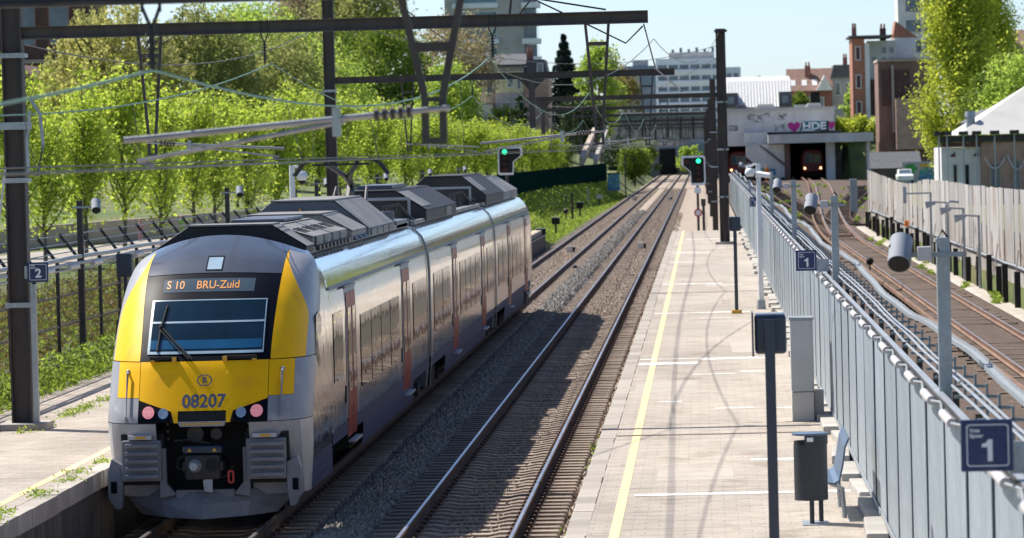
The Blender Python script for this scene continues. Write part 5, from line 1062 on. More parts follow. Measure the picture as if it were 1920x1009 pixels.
big = [('willow_tree', 'pale yellow-green willow tree at the upper left', (-42.4, 292, 1.5), 'willow', 15.6, 6.2, 30000, .27, 'leaf_willow', {}),
       ('olive_tree', 'dull olive weeping tree just right of the pale willow', (-37.6, 304, 1.5), 'willow', 16.0, 5.0, 22000, .27, 'leaf_olive', {}),
       ('thicket_tree', 'brown-green twiggy tree left of the middle gantry pole', (-35.0, 332, 2.5), 'round', 13.0, 5.6, 18000, .28, 'leaf_olive', dict(clumps=220, base=.0)),
       ('leafy_tree', 'light green tree top above the left gantry beam', (-42.0, 362, 4), 'round', 15.2, 4.4, 12000, .3, 'leaf_bright', dict(clumps=130)),
       ('hill_tree', 'tall olive tree on the hill behind the gantry pole', (-43, 452, 7), 'round', 18.5, 6.0, 16000, .38, 'leaf_brown', dict(clumps=120)),
       ('hill_tree', 'tall green tree right of the middle gantry pole', (-36.8, 440, 7), 'round', 18.5, 6.0, 18000, .36, 'leaf_olive', dict(clumps=110)),
       ('hill_tree', 'light green hill tree left of the middle gantry pole', (-44.0, 405, 6), 'round', 14.0, 6.0, 16000, .34, 'leaf_bright', dict(clumps=90)),
       ('bright_bush', 'big bright yellow-green bush right of the middle pole', (-31.6, 342, 3), 'round', 10.6, 4.6, 26000, .24, 'leaf_bright', dict(base=.0, clumps=160)),
       ('bright_bush', 'lower bright green bush sloping down towards the houses', (-27.6, 346, 3), 'round', 6.4, 3.6, 18000, .24, 'leaf_bright', dict(base=.0, clumps=130)),
       ('dark_tree', 'dark green tree behind the bright yellow-green bush', (-30.6, 392, 5), 'round', 13.4, 5.0, 20000, .32, 'leaf_green', dict(clumps=110, base=.05)),
       ('dark_tree', 'dark evergreen tree between the bright bush and the yellow tree', (-26.8, 394, 4), 'round', 9.0, 3.0, 12000, .30, 'leaf_dark', dict(clumps=90, base=.0)),
       ('bare_tree', 'bare brownish tree in front of the apartment tower', (-25.8, 424, 5), 'round', 14.2, 4.8, 9000, .30, 'leaf_brown', dict(clumps=100)),
       ('yellow_tree', 'yellow-green tree left of the terraced houses', (-22.8, 362, 3), 'round', 10.2, 3.2, 14000, .27, 'leaf_bright', dict(clumps=90, base=.1)),
       ('conifer_tree', 'dark narrow conifer right of the terraced houses', (-17.6, 522, 5), 'conifer', 14.8, 4.6, 16000, .42, 'leaf_conifer', dict(base=.12)),
       ('broad_tree', 'fresh green broad tree right of the dark conifer', (-12.9, 512, 4.5), 'round', 14.4, 3.0, 14000, .36, 'leaf_bright', dict(clumps=90, base=.1)),
       ('broad_tree', 'dark green tree under the conifer beside the ramp', (-14.6, 492, 4.5), 'round', 6.6, 3.0, 6000, .34, 'leaf_dark', dict(clumps=80, base=.0)),
       ('orange_tree', 'orange-tinged tree left of the white apartment block', (-13.4, 692, 5), 'round', 14.5, 3.6, 8000, .36, 'leaf_orange', dict(clumps=80, base=.1)),
       ('bush', 'green bush under the left end of the road bridge', (-9.6, 562, .4), 'round', 5.4, 2.4, 6000, .3, 'leaf_green', dict(clumps=70, base=.0)),
       ('bush', 'second darker bush under the road bridge beside the tracks', (-11.9, 590, .4), 'round', 6.4, 2.6, 5000, .34, 'leaf_dark', dict(clumps=70, base=.0)),
       ('bush', 'pale green bush in front of the far wall under the bridge', (-11.6, 700, 0), 'round', 6.0, 2.6, 5000, .36, 'leaf_bright', dict(clumps=60, base=.0)),
       ('bush', 'ivy-like green bush against the far wall left of the portal', (-10.6, 734, 0), 'round', 7.0, 2.8, 5000, .4, 'leaf_green', dict(clumps=60, base=.0)),
       ('bush', 'bright bush against the far wall right of the portal', (-2.6, 735, 0), 'round', 5.2, 2.2, 4000, .4, 'leaf_bright', dict(clumps=50, base=.0)),
       ('bush', 'small green bush right of the tracks beyond the bridge', (-.6, 705, 0), 'round', 3.6, 1.6, 3000, .36, 'leaf_green', dict(clumps=50, base=.0)),
       ('shrub', 'yellow-green shrub behind the concrete beam of the station', (17.4, 506, 4.6), 'round', 3.4, 2.2, 4500, .3, 'leaf_poplar', dict(clumps=60, base=.0)),
       ('shrub', 'second yellow-green shrub nearer the brown brick house', (20.3, 508, 4.8), 'round', 3.2, 2.0, 4500, .3, 'leaf_poplar', dict(clumps=60, base=.0)),
       ('poplar_tree', 'huge yellow-green poplar on the right, its top out of the picture', (21.0, 330, .6), 'poplar', 24, 4.5, 52000, .26, 'leaf_poplar', dict(trunk_r=.34)),
       ('poplar_tree', 'second huge poplar, half hidden behind the first', (24.6, 346, .6), 'poplar', 23, 3.2, 30000, .26, 'leaf_poplar', dict(trunk_r=.3)),
       ('leafy_tree', 'round green tree at the right edge above the tent roof', (24.6, 306, .8), 'round', 11.4, 3.8, 18000, .28, 'leaf_bright', dict(clumps=100, base=.1)),
       ('leafy_tree', 'dark green tree between the poplars and the tent roof', (22.4, 318, .8), 'round', 9.4, 2.8, 12000, .28, 'leaf_green', dict(clumps=80, base=.1)),
       ('garden_tree', 'small green tree left of the red brick houses', (14.6, 604, 7.5), 'round', 5.2, 1.9, 3200, .36, 'leaf_green', dict(clumps=50, base=.0)),
       ('garden_tree', 'small green tree in front of the grey gabled house', (22.6, 606, 7.5), 'round', 6.4, 1.9, 3200, .36, 'leaf_bright', dict(clumps=50, base=.0)),
       ('garden_tree', 'bare distant tree behind the metal station roof', (8.6, 655, 8), 'round', 7.8, 3.0, 2200, .32, 'leaf_brown', dict(clumps=70, base=.2)),
       ('garden_bush', 'green bush in front of the terraced houses', (-20.6, 418, 4), 'round', 5.8, 1.9, 3600, .28, 'leaf_green', dict(clumps=60, base=.0)),
       ('cypress', 'dark columnar cypress in front of the white house wall', (-18.6, 416, 4), 'round', 6.6, .9, 3000, .26, 'leaf_dark', dict(clumps=60, base=.0)),
       ('cypress', 'dark clipped cypress beside the red brick annexe', (-23.6, 418, 4), 'round', 7.4, .8, 3000, .26, 'leaf_dark', dict(clumps=60, base=.0))]
for nm, lab, loc, kind, H, r, n, lf_, m, kw in big: plant(nm, lab, loc, kind, H, r, n, lf_, m, cat='bush' if ('bush' in nm or 'shrub' in nm) else 'tree', **kw)
def scatter(name, label, cat, n, xr, yr, zf, hgt, size, m, bias=1.0, up=-.6, clump=0):
    y = yr[0]+(yr[1]-yr[0])*RNG.random(n)**bias; x = xr[0]+(xr[1]-xr[0])*RNG.random(n)
    if clump:
        k = RNG.integers(0, clump, n); cy = yr[0]+(yr[1]-yr[0])*RNG.random(clump); cx = xr[0]+(xr[1]-xr[0])*RNG.random(clump); x = cx[k]+RNG.normal(size=n)*.10; y = cy[k]+RNG.normal(size=n)*.22
    z = np.array([zf(a, c) for a, c in zip(x, y)])+hgt*RNG.random(n)**1.6*(.55+.45*np.sin(y*.9+x*2)**2)
    o = fast_quads(name, leaf_quads(np.stack([x, y, z], 1), size, up, .35), m, None, RNG.random(n)); tag(o, label, cat, kind='stuff')
scatter('weeds', 'green weeds growing along the back of the left platform', 'weeds', 15000, (-13.0, -12.15), (62, 118), lambda x, y: PZ, .62, .12, 'leaf_weed', 1.2)
scatter('ground_cover', 'rusty green ground cover seen through the left fence', 'ground cover', 22000, (-19, -13.1), (70, 135), lambda x, y: 1.1, .75, .14, 'leaf_dry', 1.1)
scatter('undergrowth', 'green undergrowth mixed behind the left fence', 'ground cover', 12000, (-20, -13.1), (70, 160), lambda x, y: 1.1, .6, .15, 'leaf_weed', 1.1)
scatter('bank_grass', 'long grass on the bank beside the far left track', 'grass', 26000, (-12.2, -8.75), (216, 470), gz, .22, .22, 'leaf_weed', 1.4)
scatter('platform_weeds', 'tufts of weeds in the joints of the left platform', 'weeds', 1500, (-10.95, -10.75), (64, 90), lambda x, y: PZ, .10, .07, 'leaf_weed', clump=60)
scatter('edge_weeds', 'small weeds on the edge of the left platform', 'weeds', 700, (-8.75, -8.62), (48, 60), lambda x, y: PZ, .10, .06, 'leaf_weed', clump=9)
scatter('track_weeds', 'small weeds beside the edge of the right platform', 'weeds', 500, (-1.9, -1.66), (50, 90), lambda x, y: -.2, .2, .08, 'leaf_weed', clump=7)
scatter('wall_weeds', 'green weeds at the foot of the corrugated wall', 'weeds', 2200, (10.4, 11.6), (150, 260), lambda x, y: metro_z(y)-.3, .3, .16, 'leaf_weed', clump=16)
scatter('depot_weeds', 'weeds around the metro tracks before the station', 'weeds', 5000, (5, 18), (300, 440), lambda x, y: metro_z(y)-.3, .35, .25, 'leaf_weed', clump=60)

# ------------------------------------------------------------------ buildings
mat('brick_dark', (0.12, 0.06, 0.05), 0.85, var=0.25, scale=1.5, c2=(0.09, 0.05, 0.045))
mat('brick_orange', (0.38, 0.17, 0.11), 0.85, var=0.15, scale=1.5)
mat('brick_red', (0.30, 0.12, 0.09), 0.85, var=0.2, scale=1.5, c2=(0.24, 0.11, 0.09))
mat('brick_brown', (0.24, 0.15, 0.12), 0.85, var=0.2, scale=1.2, c2=(0.20, 0.125, 0.105))
mat('brick_pale', (0.46, 0.31, 0.24), 0.85, var=0.2, scale=1.6, c2=(0.38, 0.25, 0.2))
mat('render_white', (0.80, 0.80, 0.79), 0.8, var=0.06, scale=.6, c2=(0.60, 0.60, 0.58))
mat('render_grey', (0.44, 0.43, 0.42), 0.8, var=0.1, scale=.6, c2=(0.36, 0.35, 0.34))
mat('render_buff', (0.45, 0.38, 0.31), 0.85, var=0.12, scale=.6, c2=(0.38, 0.31, 0.26))
mat('render_cream', (0.70, 0.68, 0.42), 0.8, var=0.05)
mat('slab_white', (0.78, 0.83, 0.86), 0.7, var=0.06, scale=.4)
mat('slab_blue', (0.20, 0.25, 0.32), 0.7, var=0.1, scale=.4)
mat('glass_far', (0.10, 0.14, 0.18), 0.12, var=0.5, scale=.5, coat=.6)
mat('glass_teal', (0.06, 0.16, 0.19), 0.12, var=0.4, scale=.5, coat=.6)
mat('frame_white', (0.70, 0.71, 0.71), 0.6, var=0.05)
mat('roof_tile', (0.25, 0.15, 0.12), 0.85, var=0.2, scale=2, c2=(0.19, 0.12, 0.10))
mat('roof_slate', (0.09, 0.095, 0.11), 0.7, var=0.2, scale=2)
mat('roof_metal', (0.66, 0.67, 0.67), 0.5, metal=.2, var=0.06, scale=1, stretch=(4, 1, .3))
mat('roof_white', (0.50, 0.50, 0.475), 0.7, var=0.1, scale=.8, c2=(0.52, 0.52, 0.50))
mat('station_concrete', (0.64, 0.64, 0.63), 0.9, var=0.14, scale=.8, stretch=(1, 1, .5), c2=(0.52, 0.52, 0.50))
mat('bridge_dark', (0.24, 0.25, 0.26), 0.7, var=0.25, scale=1)
mat('green_fence', (0.004, 0.022, 0.020), 1.0, var=0.2, scale=3, spec=0.0)
mat('metro_red', (0.28, 0.03, 0.025), 0.4, var=0.1)
mat('graf_magenta', (0.42, 0.02, 0.22), 0.7, var=0.15)
mat('graf_teal', (0.02, 0.20, 0.22), 0.7, var=0.2)
mat('graf_white', (0.75, 0.80, 0.80), 0.7, var=0.08)
mat('graf_grey', (0.25, 0.26, 0.28), 0.85, var=0.3, scale=3)
mat('graf_blue', (0.03, 0.17, 0.40), 0.7, var=0.5, scale=1.5, c2=(0.10, 0.35, 0.18), c3=(.5, .5, .45))
mat('graf_green', (0.05, 0.30, 0.07), 0.7, var=0.3)
mat('warm_light', (1, .75, .4), .4, emit=(1, .6, .25), estr=3)
def windows(parent, y, items, m='glass_far', fr='frame_white', t=.10):
    """items (x0,x1,z0,z1): frame standing 6 cm proud of the wall with the pane set back in it"""
    for x0, x1, z0, z1 in items:
        b = MB()
        b.box(x0, x0+t, y-.06, y+.02, z0, z1); b.box(x1-t, x1, y-.06, y+.02, z0, z1); b.box(x0+t+.001, x1-t-.001, y-.06, y+.02, z1-t, z1); b.box(x0+t+.001, x1-t-.001, y-.07, y+.02, z0, z0+t)
        w = b.build('window', fr, parent, fix=False); MB().box(x0+t+.002, x1-t-.002, y-.03, y+.03, z0+t+.002, z1-t-.002).build('pane', m, w, fix=False)
def house(name, label, x0, x1, y, dep, z0, z1, m, cat='building'):
    t = thing(name, label, cat, ((x0+x1)/2, y, z0)); MB().box(x0, x1, y, y+dep, z0-4, z1).build('wall', m, t); return t
def gable(t, x0, x1, y, dep, z, h, m, axis='x', over=.25):
    if axis == 'x': MB().prism([(y-over, z), (y+dep+over, z), (y+dep/2, z+h)], 'x', x0-over, x1+over).build('roof', m, t)
    else: MB().prism([(x0-over, z), (x1+over, z), ((x0+x1)/2, z+h)], 'y', y-over, y+dep+over).build('roof', m, t)
def chimney(t, x, y, z, h, w=.7, m='brick_red'):
    c = MB().box(x-w/2, x+w/2, y, y+w, z, z+h).build('chimney', m, t)
    for k in range(2): MB().cyl((x-w/4+k*w/2, y+w/2, z+h), (x-w/4+k*w/2, y+w/2, z+h+.6), .14, .12, 8).build('chimney_pot', 'brick_orange', c)
# apartment tower
t = house('apartment_tower', 'tall pale apartment tower with rounded balconies at top centre', -39, -26.9, 620, 14, 6, 44, 'render_grey')
for k in range(9):
    z = 19.4+k*2.75; windows(t, 619.98, [(-37.6, -31.0, z, z+1.5)], 'glass_teal'); MB().box(-37.8, -30.8, 619.6, 619.98, z-.75, z-.05).build('balcony_band', 'slab_white', t)
    o = MB().prism([(-27.2, 619), (-24.9, 619), (-24.3, 620.4), (-24.4, 622.6), (-25.2, 624), (-27.2, 624)], 'z', z-.9, z-.1).build('balcony', 'slab_white', t); MB().box(-26.9, -25.0, 621, 631, z-.1, z+1.75).build('balcony_window', 'glass_far', t)
# terraced houses
t = house('terraced_house', 'grey rendered house with a white gable wall, left in the terrace', -24.4, -21.9, 431, 9, 5, 13.1, 'render_buff'); windows(t, 430.98, [(-24, -23.2, 11.1, 12.6), (-22.9, -22.1, 11.1, 12.6)]); MB().box(-24.5, -21.8, 430.6, 431, 13.1, 13.35).build('cornice', 'render_grey', t); MB().prism([(-25.2, 9.9), (-22.2, 9.9), (-22.2, 8.0), (-23.8, 7.7)], 'y', 427, 430.9).build('annexe_wall', 'render_white', t)
t = house('terraced_house', 'house with a pale yellow top storey in the middle of the terrace', -21.88, -18.75, 430, 9, 5, 13.9, 'render_grey'); MB().box(-21.8, -18.8, 429.9, 429.998, 11.2, 13.4).build('top_storey', 'render_cream', t); windows(t, 429.9, [(-20.6, -19.9, 11.7, 13.1), (-19.6, -19.1, 11.5, 12.7)]); windows(t, 429.98, [(-21.3, -20.3, 8.6, 10.2), (-20, -19.1, 8.6, 10.2)]); MB().box(-21.95, -18.7, 429.5, 430, 13.9, 14.15).build('cornice', 'roof_slate', t); MB().box(-21.6, -19, 428.6, 429.9, 7.0, 7.9).build('balcony', 'render_grey', t); gable(t, -21.8, -18.8, 430, 9, 14.16, 1.2, 'roof_slate')
t = house('terraced_house', 'brick house with a grey mansard at the right end of the terrace', -18.73, -16.2, 429.6, 9, 5, 12.6, 'brick_pale'); MB().prism([(-18.7, 12.6), (-16.2, 12.6), (-16.6, 14.6), (-18.4, 14.6)], 'y', 429.8, 438).build('mansard', 'roof_slate', t); windows(t, 429.75, [(-17.4, -16.7, 12.8, 14.2)]); windows(t, 429.58, [(-18.3, -17.6, 9.0, 10.6), (-17.3, -16.6, 9.0, 10.6)]); chimney(t, -18.2, 432, 14.4, 1.0)
t = house('brick_annexe', 'low red brick annexe in front of the terraced houses', -24.2, -20.6, 424, 4, 4, 8.0, 'brick_red'); MB().box(-24.3, -20.5, 423.9, 428.1, 8, 8.2).build('roof', 'roof_slate', t)
t = house('white_annexe', 'low white annexe wall below the terraced houses', -20.4, -17.6, 425, 3, 4, 7.6, 'render_white'); windows(t, 424.98, [(-19.9, -19.3, 5.9, 7.1)]); MB().box(-20.5, -17.5, 424.9, 428.1, 7.6, 7.75).build('roof', 'roof_slate', t)
t = house('house_block', 'grey houses with dormers behind the brown tree', -29.5, -24.8, 470, 8, 6, 15.0, 'render_grey'); gable(t, -29.5, -24.8, 470, 8, 15, 1.6, 'roof_slate')
for k in range(3): windows(t, 469.98, [(-29.2+k*1.5, -28.4+k*1.5, 13.2, 14.6)])
# white slab block
t = house('apartment_block', 'long white apartment block with blue window bands behind the bridge', -8.5, 4.2, 760, 14, 2, 21.4, 'slab_white')
for k in range(8):
    z = 5.0+k*2.05
    for q in range(6): windows(t, 759.98, [(-8.2+q*2.05, -6.35+q*2.05, z, z+.95)], 'glass_far', t=.09)
    MB().box(-8.55, 4.25, 759.55, 759.97, z-.62, z-.06).build('balcony_band', 'slab_white', t)
MB().box(-6, 2.5, 763, 770, 21.4, 22.6).build('penthouse', 'render_grey', t)
for k in range(6): MB().box(-5.5+k*1.5, -5+k*1.5, 764, 765, 22.6, 23.2+.3*(k % 2)).build('roof_vent', 'slab_blue', t)
t = house('apartment_block', 'narrower pale block at the right end of the white apartment block', 4.25, 7.4, 763, 12, 2, 19.6, 'slab_white')
for k in range(7): windows(t, 762.98, [(4.7, 5.7, 6+k*1.9, 7.1+k*1.9), (6.0, 7.0, 6+k*1.9, 7.1+k*1.9)], t=.09)
t = house('apartment_block', 'darker grey-blue block left of the white apartment block', -15.9, -8.8, 800, 14, 2, 21.0, 'slab_blue'); MB().box(-15.9, -12.2, 799.7, 799.99, 10, 20.4).build('pale_front', 'render_grey', t)
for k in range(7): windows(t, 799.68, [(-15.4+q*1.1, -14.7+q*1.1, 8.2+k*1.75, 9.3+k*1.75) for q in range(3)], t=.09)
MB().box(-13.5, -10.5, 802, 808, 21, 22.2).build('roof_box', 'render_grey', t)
# far left brick houses
t = house('brick_building', 'dark brick building with tall windows behind the leftmost pole', -61, -50.2, 332, 10, 3, 19.5, 'brick_dark'); windows(t, 331.98, [(-56.4, -54.6, 14.6, 18.4), (-53.6, -51.8, 14.6, 18.4), (-54.4, -52.2, 9.4, 12.2), (-58.6, -56.9, 9.4, 12.2)], 'glass_far', 'brick_red'); MB().box(-61.2, -50, 331.5, 331.97, 13.2, 13.5).build('string_course', 'render_buff', t); MB().box(-61.2, -50.0, 331.4, 342, 19.5, 20).build('roof', 'roof_slate', t)
t = house('gabled_house', 'house with a pinkish tiled roof beside the dark brick building', -52.6, -47.2, 300, 8, 3, 9.4, 'brick_pale'); MB().prism([(-53, 9.4), (-47.0, 9.4), (-50.8, 12.4), (-53, 12.4)], 'y', 299.5, 308.5).build('roof', 'roof_tile', t); windows(t, 299.48, [(-50, -49, 7.2, 8.8)])
t = house('brick_building', 'tall dark slate-roofed house top behind the pale willow', -46, -40, 470, 9, 6, 21.0, 'brick_dark'); gable(t, -46, -40, 470, 9, 21, 3.0, 'roof_slate'); windows(t, 469.98, [(-45, -44, 18, 20), (-42.8, -41.8, 18, 20)])
# ------------------------------------------------------------------ station, bridge
st = thing('metro_station', 'grey concrete metro station building with graffiti over the metro tracks', 'building', (9, 484, .8))
b = MB(); b.box(2.8, 15.75, 485, 520, 6.42, 8.95).build('upper_wall', 'station_concrete', st)
MB().box(2.8, 5.0, 485.05, 520, 4.85, 6.418).build('left_wall', 'station_concrete', st)
MB().box(7.7, 20.1, 480, 485.0, 5.05, 6.12).build('beam', 'station_concrete', st)
MB().box(4.9, 7.68, 484.2, 486, 4.9, 6.41).build('beam', 'station_concrete', st)
MB().prism([(5.1, 4.95), (9.6, 4.95), (9.6, 1.0), (7.6, 1.0), (5.1, 3.6)], 'y', 482, 484.5).build('stair_wall', 'station_concrete', st)
MB().prism([(6.6, 4.9), (6.9, 4.9), (9.6, 2.7), (9.6, 2.4)], 'y', 481.85, 481.99).build('stair_line', 'concrete_dark', st)
MB().box(14.55, 15.6, 482, 484, .3, 5.04).build('pier', 'station_concrete', st); MB().box(19.3, 19.75, 481, 484.8, .3, 5.04).build('pier', 'station_concrete', st); MB().box(9.61, 10.3, 483, 484.4, .3, 5.04).build('pier', 'brick_brown', st)
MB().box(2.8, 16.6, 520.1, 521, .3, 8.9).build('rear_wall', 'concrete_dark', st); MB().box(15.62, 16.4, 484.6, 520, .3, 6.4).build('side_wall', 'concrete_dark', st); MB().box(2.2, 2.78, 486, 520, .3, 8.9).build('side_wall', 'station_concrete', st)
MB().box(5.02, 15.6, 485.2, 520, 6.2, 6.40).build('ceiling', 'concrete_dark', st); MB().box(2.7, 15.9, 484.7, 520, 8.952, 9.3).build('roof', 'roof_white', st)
for x0, x1, z0, z1 in ((5.4, 7.2, 7.6, 8.6), (7.4, 10.0, 7.9, 8.7), (8.6, 10.0, 6.6, 7.3), (5.0, 6.2, 5.2, 6.0), (3.2, 4.2, 6.7, 7.3)):
    b = MB(); random.seed(int(x0*10))
    for k in range(9):
        xa = random.uniform(x0, x1); za = random.uniform(z0, z1); pts = [(xa, 484.98, za)]
        for q in range(5): pts.append((min(x1, max(x0, pts[-1][0]+random.uniform(-.5, .5))), 484.98, min(z1, max(z0, pts[-1][2]+random.uniform(-.35, .35)))))
        for a, c in zip(pts, pts[1:]):
            if (Vector(a)-Vector(c)).length > .02: b.bar((a[0], 484.985 if x0 > 5.0 else 485-.015, a[2]), (c[0], 484.985, c[2]), .05, .012, (0, 1, 0))
    b.build('scribble', 'graf_grey', st, fix=False)
random.seed(11)
hp = [(math.sin(R(a))**3*16, 13*math.cos(R(a))-5*math.cos(R(2*a))-2*math.cos(R(3*a))-math.cos(R(4*a))) for a in range(0, 360, 12)]
MB().prism([(10.9+x*.048, 7.0+z*.046) for x, z in hp], 'y', 484.95, 484.999).build('graffiti_heart', 'graf_magenta', st)
MB().prism([(15.35+x*.026, 7.1+z*.036) for x, z in hp], 'y', 484.95, 484.999).build('graffiti_heart', 'graf_magenta', st)
MB().prism([(11.5, 6.44), (15.0, 6.44), (15.1, 7.6), (12.0, 7.62)], 'y', 484.96, 484.998).build('graffiti_ground', 'graf_teal', st)
text('graffiti_shadow', 'HDE', 1.3, 'black_matte', st, (13.38, 484.945, 6.93), bold=.09, sx=1.25); text('graffiti_letters', 'HDE', 1.2, 'graf_white', st, (13.3, 484.93, 7.0), bold=.05, sx=1.2); MB().prism([(11.7, 6.46), (13.4, 6.46), (13.2, 6.66), (11.9, 6.72)], 'y', 484.93, 484.959).build('graffiti_stroke', 'graf_white', st)
MB().prism([(5.6, 1.35), (8.6, 1.3), (8.5, 2.1), (6.2, 2.2)], 'y', 481.95, 481.999).build('graffiti_panel', 'graf_blue', st)
t = house('station_hall', 'station hall with a pale standing-seam metal roof and dark dormers', 2.9, 11.6, 524, 16, 9.3, 9.8, 'render_grey'); MB().prism([(523.5, 9.8), (541, 9.8), (541, 14.0), (530, 13.3)], 'x', 2.9, 11.6).build('roof', 'roof_metal', t)
for k in range(22): MB().bar((3.1+k*.4, 523.45, 9.84), (3.1+k*.4, 530, 13.34), .04, .08).build('roof_seam', 'roof_metal', t)
for x0 in (2.95, 9.9): d = MB().box(x0, x0+1.65, 523.2, 528, 9.85, 11.7).build('dormer', 'roof_slate', t); MB().box(x0+.4, x0+1.2, 523.1, 523.19, 10.3, 11.2).build('dormer_window', 'glass_far', d)
for k, (x, y, s) in enumerate(((4.6, 486.5, 1.5), (7.6, 487, 2.6), (13.4, 487, 2.0))):
    MB().prism([(x-s/2, 9.3), (x+s/2, 9.3), (x+s/3, 9.3+.5), (x-s/3, 9.3+.5)], 'y', y, y+3).build('roof_light', 'roof_slate' if k == 0 else 'roof_white', st)
br = thing('road_bridge', 'dark steel road bridge over the main tracks with a white edge beam', 'bridge', (-6, 640, 0))
MB().box(-14.4, 2.2, 640, 652, 7.6, 9.6).build('deck', 'bridge_dark', br); MB().box(-14.5, 2.2, 639.6, 639.98, 9.9, 10.5).build('edge_beam', 'render_white', br); MB().box(-14.4, 2.2, 639.8, 640.4, 9.6, 9.898).build('parapet', 'glass_teal', br)
for k in range(8): MB().box(-13.6+k*2, -13.3+k*2, 639.75, 639.99, 6.2, 9.58).build('bridge_rib', 'steel_black', br)
MB().box(-14.4, 2.2, 639.9, 651.8, 6.0, 6.3).build('lower_flange', 'bridge_dark', br); MB().box(-14.4, 2.2, 640.2, 640.4, 6.31, 7.59).build('girder', 'render_grey', br)
MB().cyl((-13.9, 632, 0), (-13.9, 632, 9.6), .75, .75, 16).build('pillar', 'render_grey', br, smooth=True); MB().box(.2, 3.0, 641, 652, -.5, 7.58).build('abutment', 'concrete_dark', br); MB().box(-14.5, -11.6, 642, 652, -.5, 7.58).build('abutment', 'concrete_dark', br)
t = house('tunnel_building', 'dark building closing the tracks behind the road bridge', -34, 14, 742, 8, 0, 8.6, 'render_grey'); MB().box(-8.0, -4.8, 741.5, 741.98, -.5, 4.6).build('portal', 'black_matte', t); MB().box(-5.0, .6, 738.5, 741.4, 2.2, 5.4).build('pale_annexe', 'slab_blue', t)
t = house('ramp_wall', 'pale concrete ramp wall at the end of the young trees', -12.9, -12.3, 430, 30, 1, 2.0, 'concrete', 'wall'); MB().prism([(425, 3.3), (480, 6.9), (480, 7.5), (425, 4.2)], 'x', -13.0, -12.5).build('ramp_parapet', 'render_buff', t); MB().prism([(428, 3.3), (480, 6.9), (480, 7.2), (428, 4.0)], 'x', -11.6, -11.2).build('ramp_parapet', 'concrete', t)
# metro trains
def metro(label, x, y):
    t = thing('metro_train', label, 'train', (x, y, metro_z(y)), 'red metro trains'); z0 = metro_z(y)
    sec = [(-1.30, .55), (1.30, .55), (1.36, 1.2), (1.36, 2.6), (1.15, 3.15), (.6, 3.4), (-.6, 3.4), (-1.15, 3.15), (-1.36, 2.6), (-1.36, 1.2)]
    MB().sweep([(px_, pz) for px_, pz in sec], [y+.5, y+18], [x, x], [z0, z0]).build('car_body', 'metro_red', t)
    rows = [[(x+px_*k, y+.5-.5*d, z0+2+(pz-2)*k) for px_, pz in sec] for k, d in ((1, 0), (.97, .6), (.86, 1.0))]; rows = [r+[r[0]] for r in rows]; fb = MB().grid(rows); fb.add(rows[-1][:-1], [tuple(range(len(sec)))]); fb.build('cab_front', 'metro_red', t)
    MB().box(x-.85, x-.05, y-.06, y-.01, z0+1.75, z0+2.85).build('windscreen', 'glass_teal', t); MB().box(x+.05, x+.95, y-.06, y-.01, z0+1.75, z0+2.75).build('windscreen', 'glass_far', t); MB().box(x-.9, x-.35, y-.075, y-.061, z0+1.8, z0+2.8).build('cab_door_pane', 'blind_blue', t)
    for s in (-1, 1): MB().cyl((x+s*.95, y+.0, z0+1.1), (x+s*.95, y-.06, z0+1.1), .12, .12, 10).build('headlight', 'warm_light', t)
    MB().box(x-1.2, x+1.2, y+.3, y+17, z0+.15, z0+.55).build('underframe', 'underframe', t)
metro('red metro train with lit headlamps standing in the station opening', 13.1, 488); metro('second red metro train half hidden at the left of the station', 4.3, 489)
# ------------------------------------------------------------------ houses on the right
t = house('red_house', 'low red brick houses with a brown tiled roof behind the station', 13.7, 20.4, 640, 10, 7, 13.2, 'brick_red'); gable(t, 13.7, 20.4, 640, 10, 13.2, 3.6, 'roof_tile'); windows(t, 639.98, [(14.6, 15.5, 10.6, 12.2), (16.4, 17.4, 10.6, 12.2), (18.2, 19.2, 10.6, 12.2)])
for x in (14.4, 16.2, 17.8): MB().bar((x, 641, 14.05), (x, 642.2, 14.95), .8, .1).build('skylight', 'frame_white', t)
chimney(t, 16.8, 643, 15.4, 1.8, .9); MB().prism([(18.0, 13.2), (20.6, 13.2), (19.3, 15.6)], 'y', 638.6, 645).build('gable_dormer', 'render_white', t)
t = house('grey_house', 'grey gabled house beside the orange brick house', 20.5, 24.2, 642, 10, 7, 15.2, 'render_grey'); MB().prism([(20.3, 15.2), (24.4, 15.2), (23.8, 17.2), (20.9, 17.2)], 'y', 641.5, 652).build('roof', 'roof_slate', t); windows(t, 641.98, [(21, 21.9, 12.4, 14.4), (22.6, 23.5, 12.4, 14.4)]); chimney(t, 22.8, 645, 17, 1.4)
t = house('low_houses', 'row of low walls and sheds in front of the red brick houses', 12.6, 19.4, 560, 5, 6, 9.6, 'render_grey'); windows(t, 559.98, [(13+q*1.2, 13.6+q*1.2, 8.0, 9.1) for q in range(5)]); MB().box(14.9, 16.2, 558.6, 561, 8.4, 12.0).build('dark_hopper', 'black_matte', t); MB().box(12.7, 14.4, 558, 560, 9.61, 10.3).build('white_cover', 'frame_white', t)
t = house('orange_house', 'narrow orange brick house side with white bands', 19.3, 20.9, 520, 10, 6, 18.2, 'brick_orange'); MB().box(20.92, 21.5, 519.9, 530, 4, 17.6).build('white_strip', 'render_white', t); MB().box(18.9, 24.5, 519, 530, 18.3, 18.55).build('cornice', 'roof_slate', t); windows(t, 519.98, [(19.7, 20.4, 15.4, 17.2), (19.7, 20.4, 11.8, 13.6), (19.7, 20.4, 8.6, 10.2)], 'brick_dark', 'frame_white'); chimney(t, 19.7, 522, 18.5, 1.1, .6)
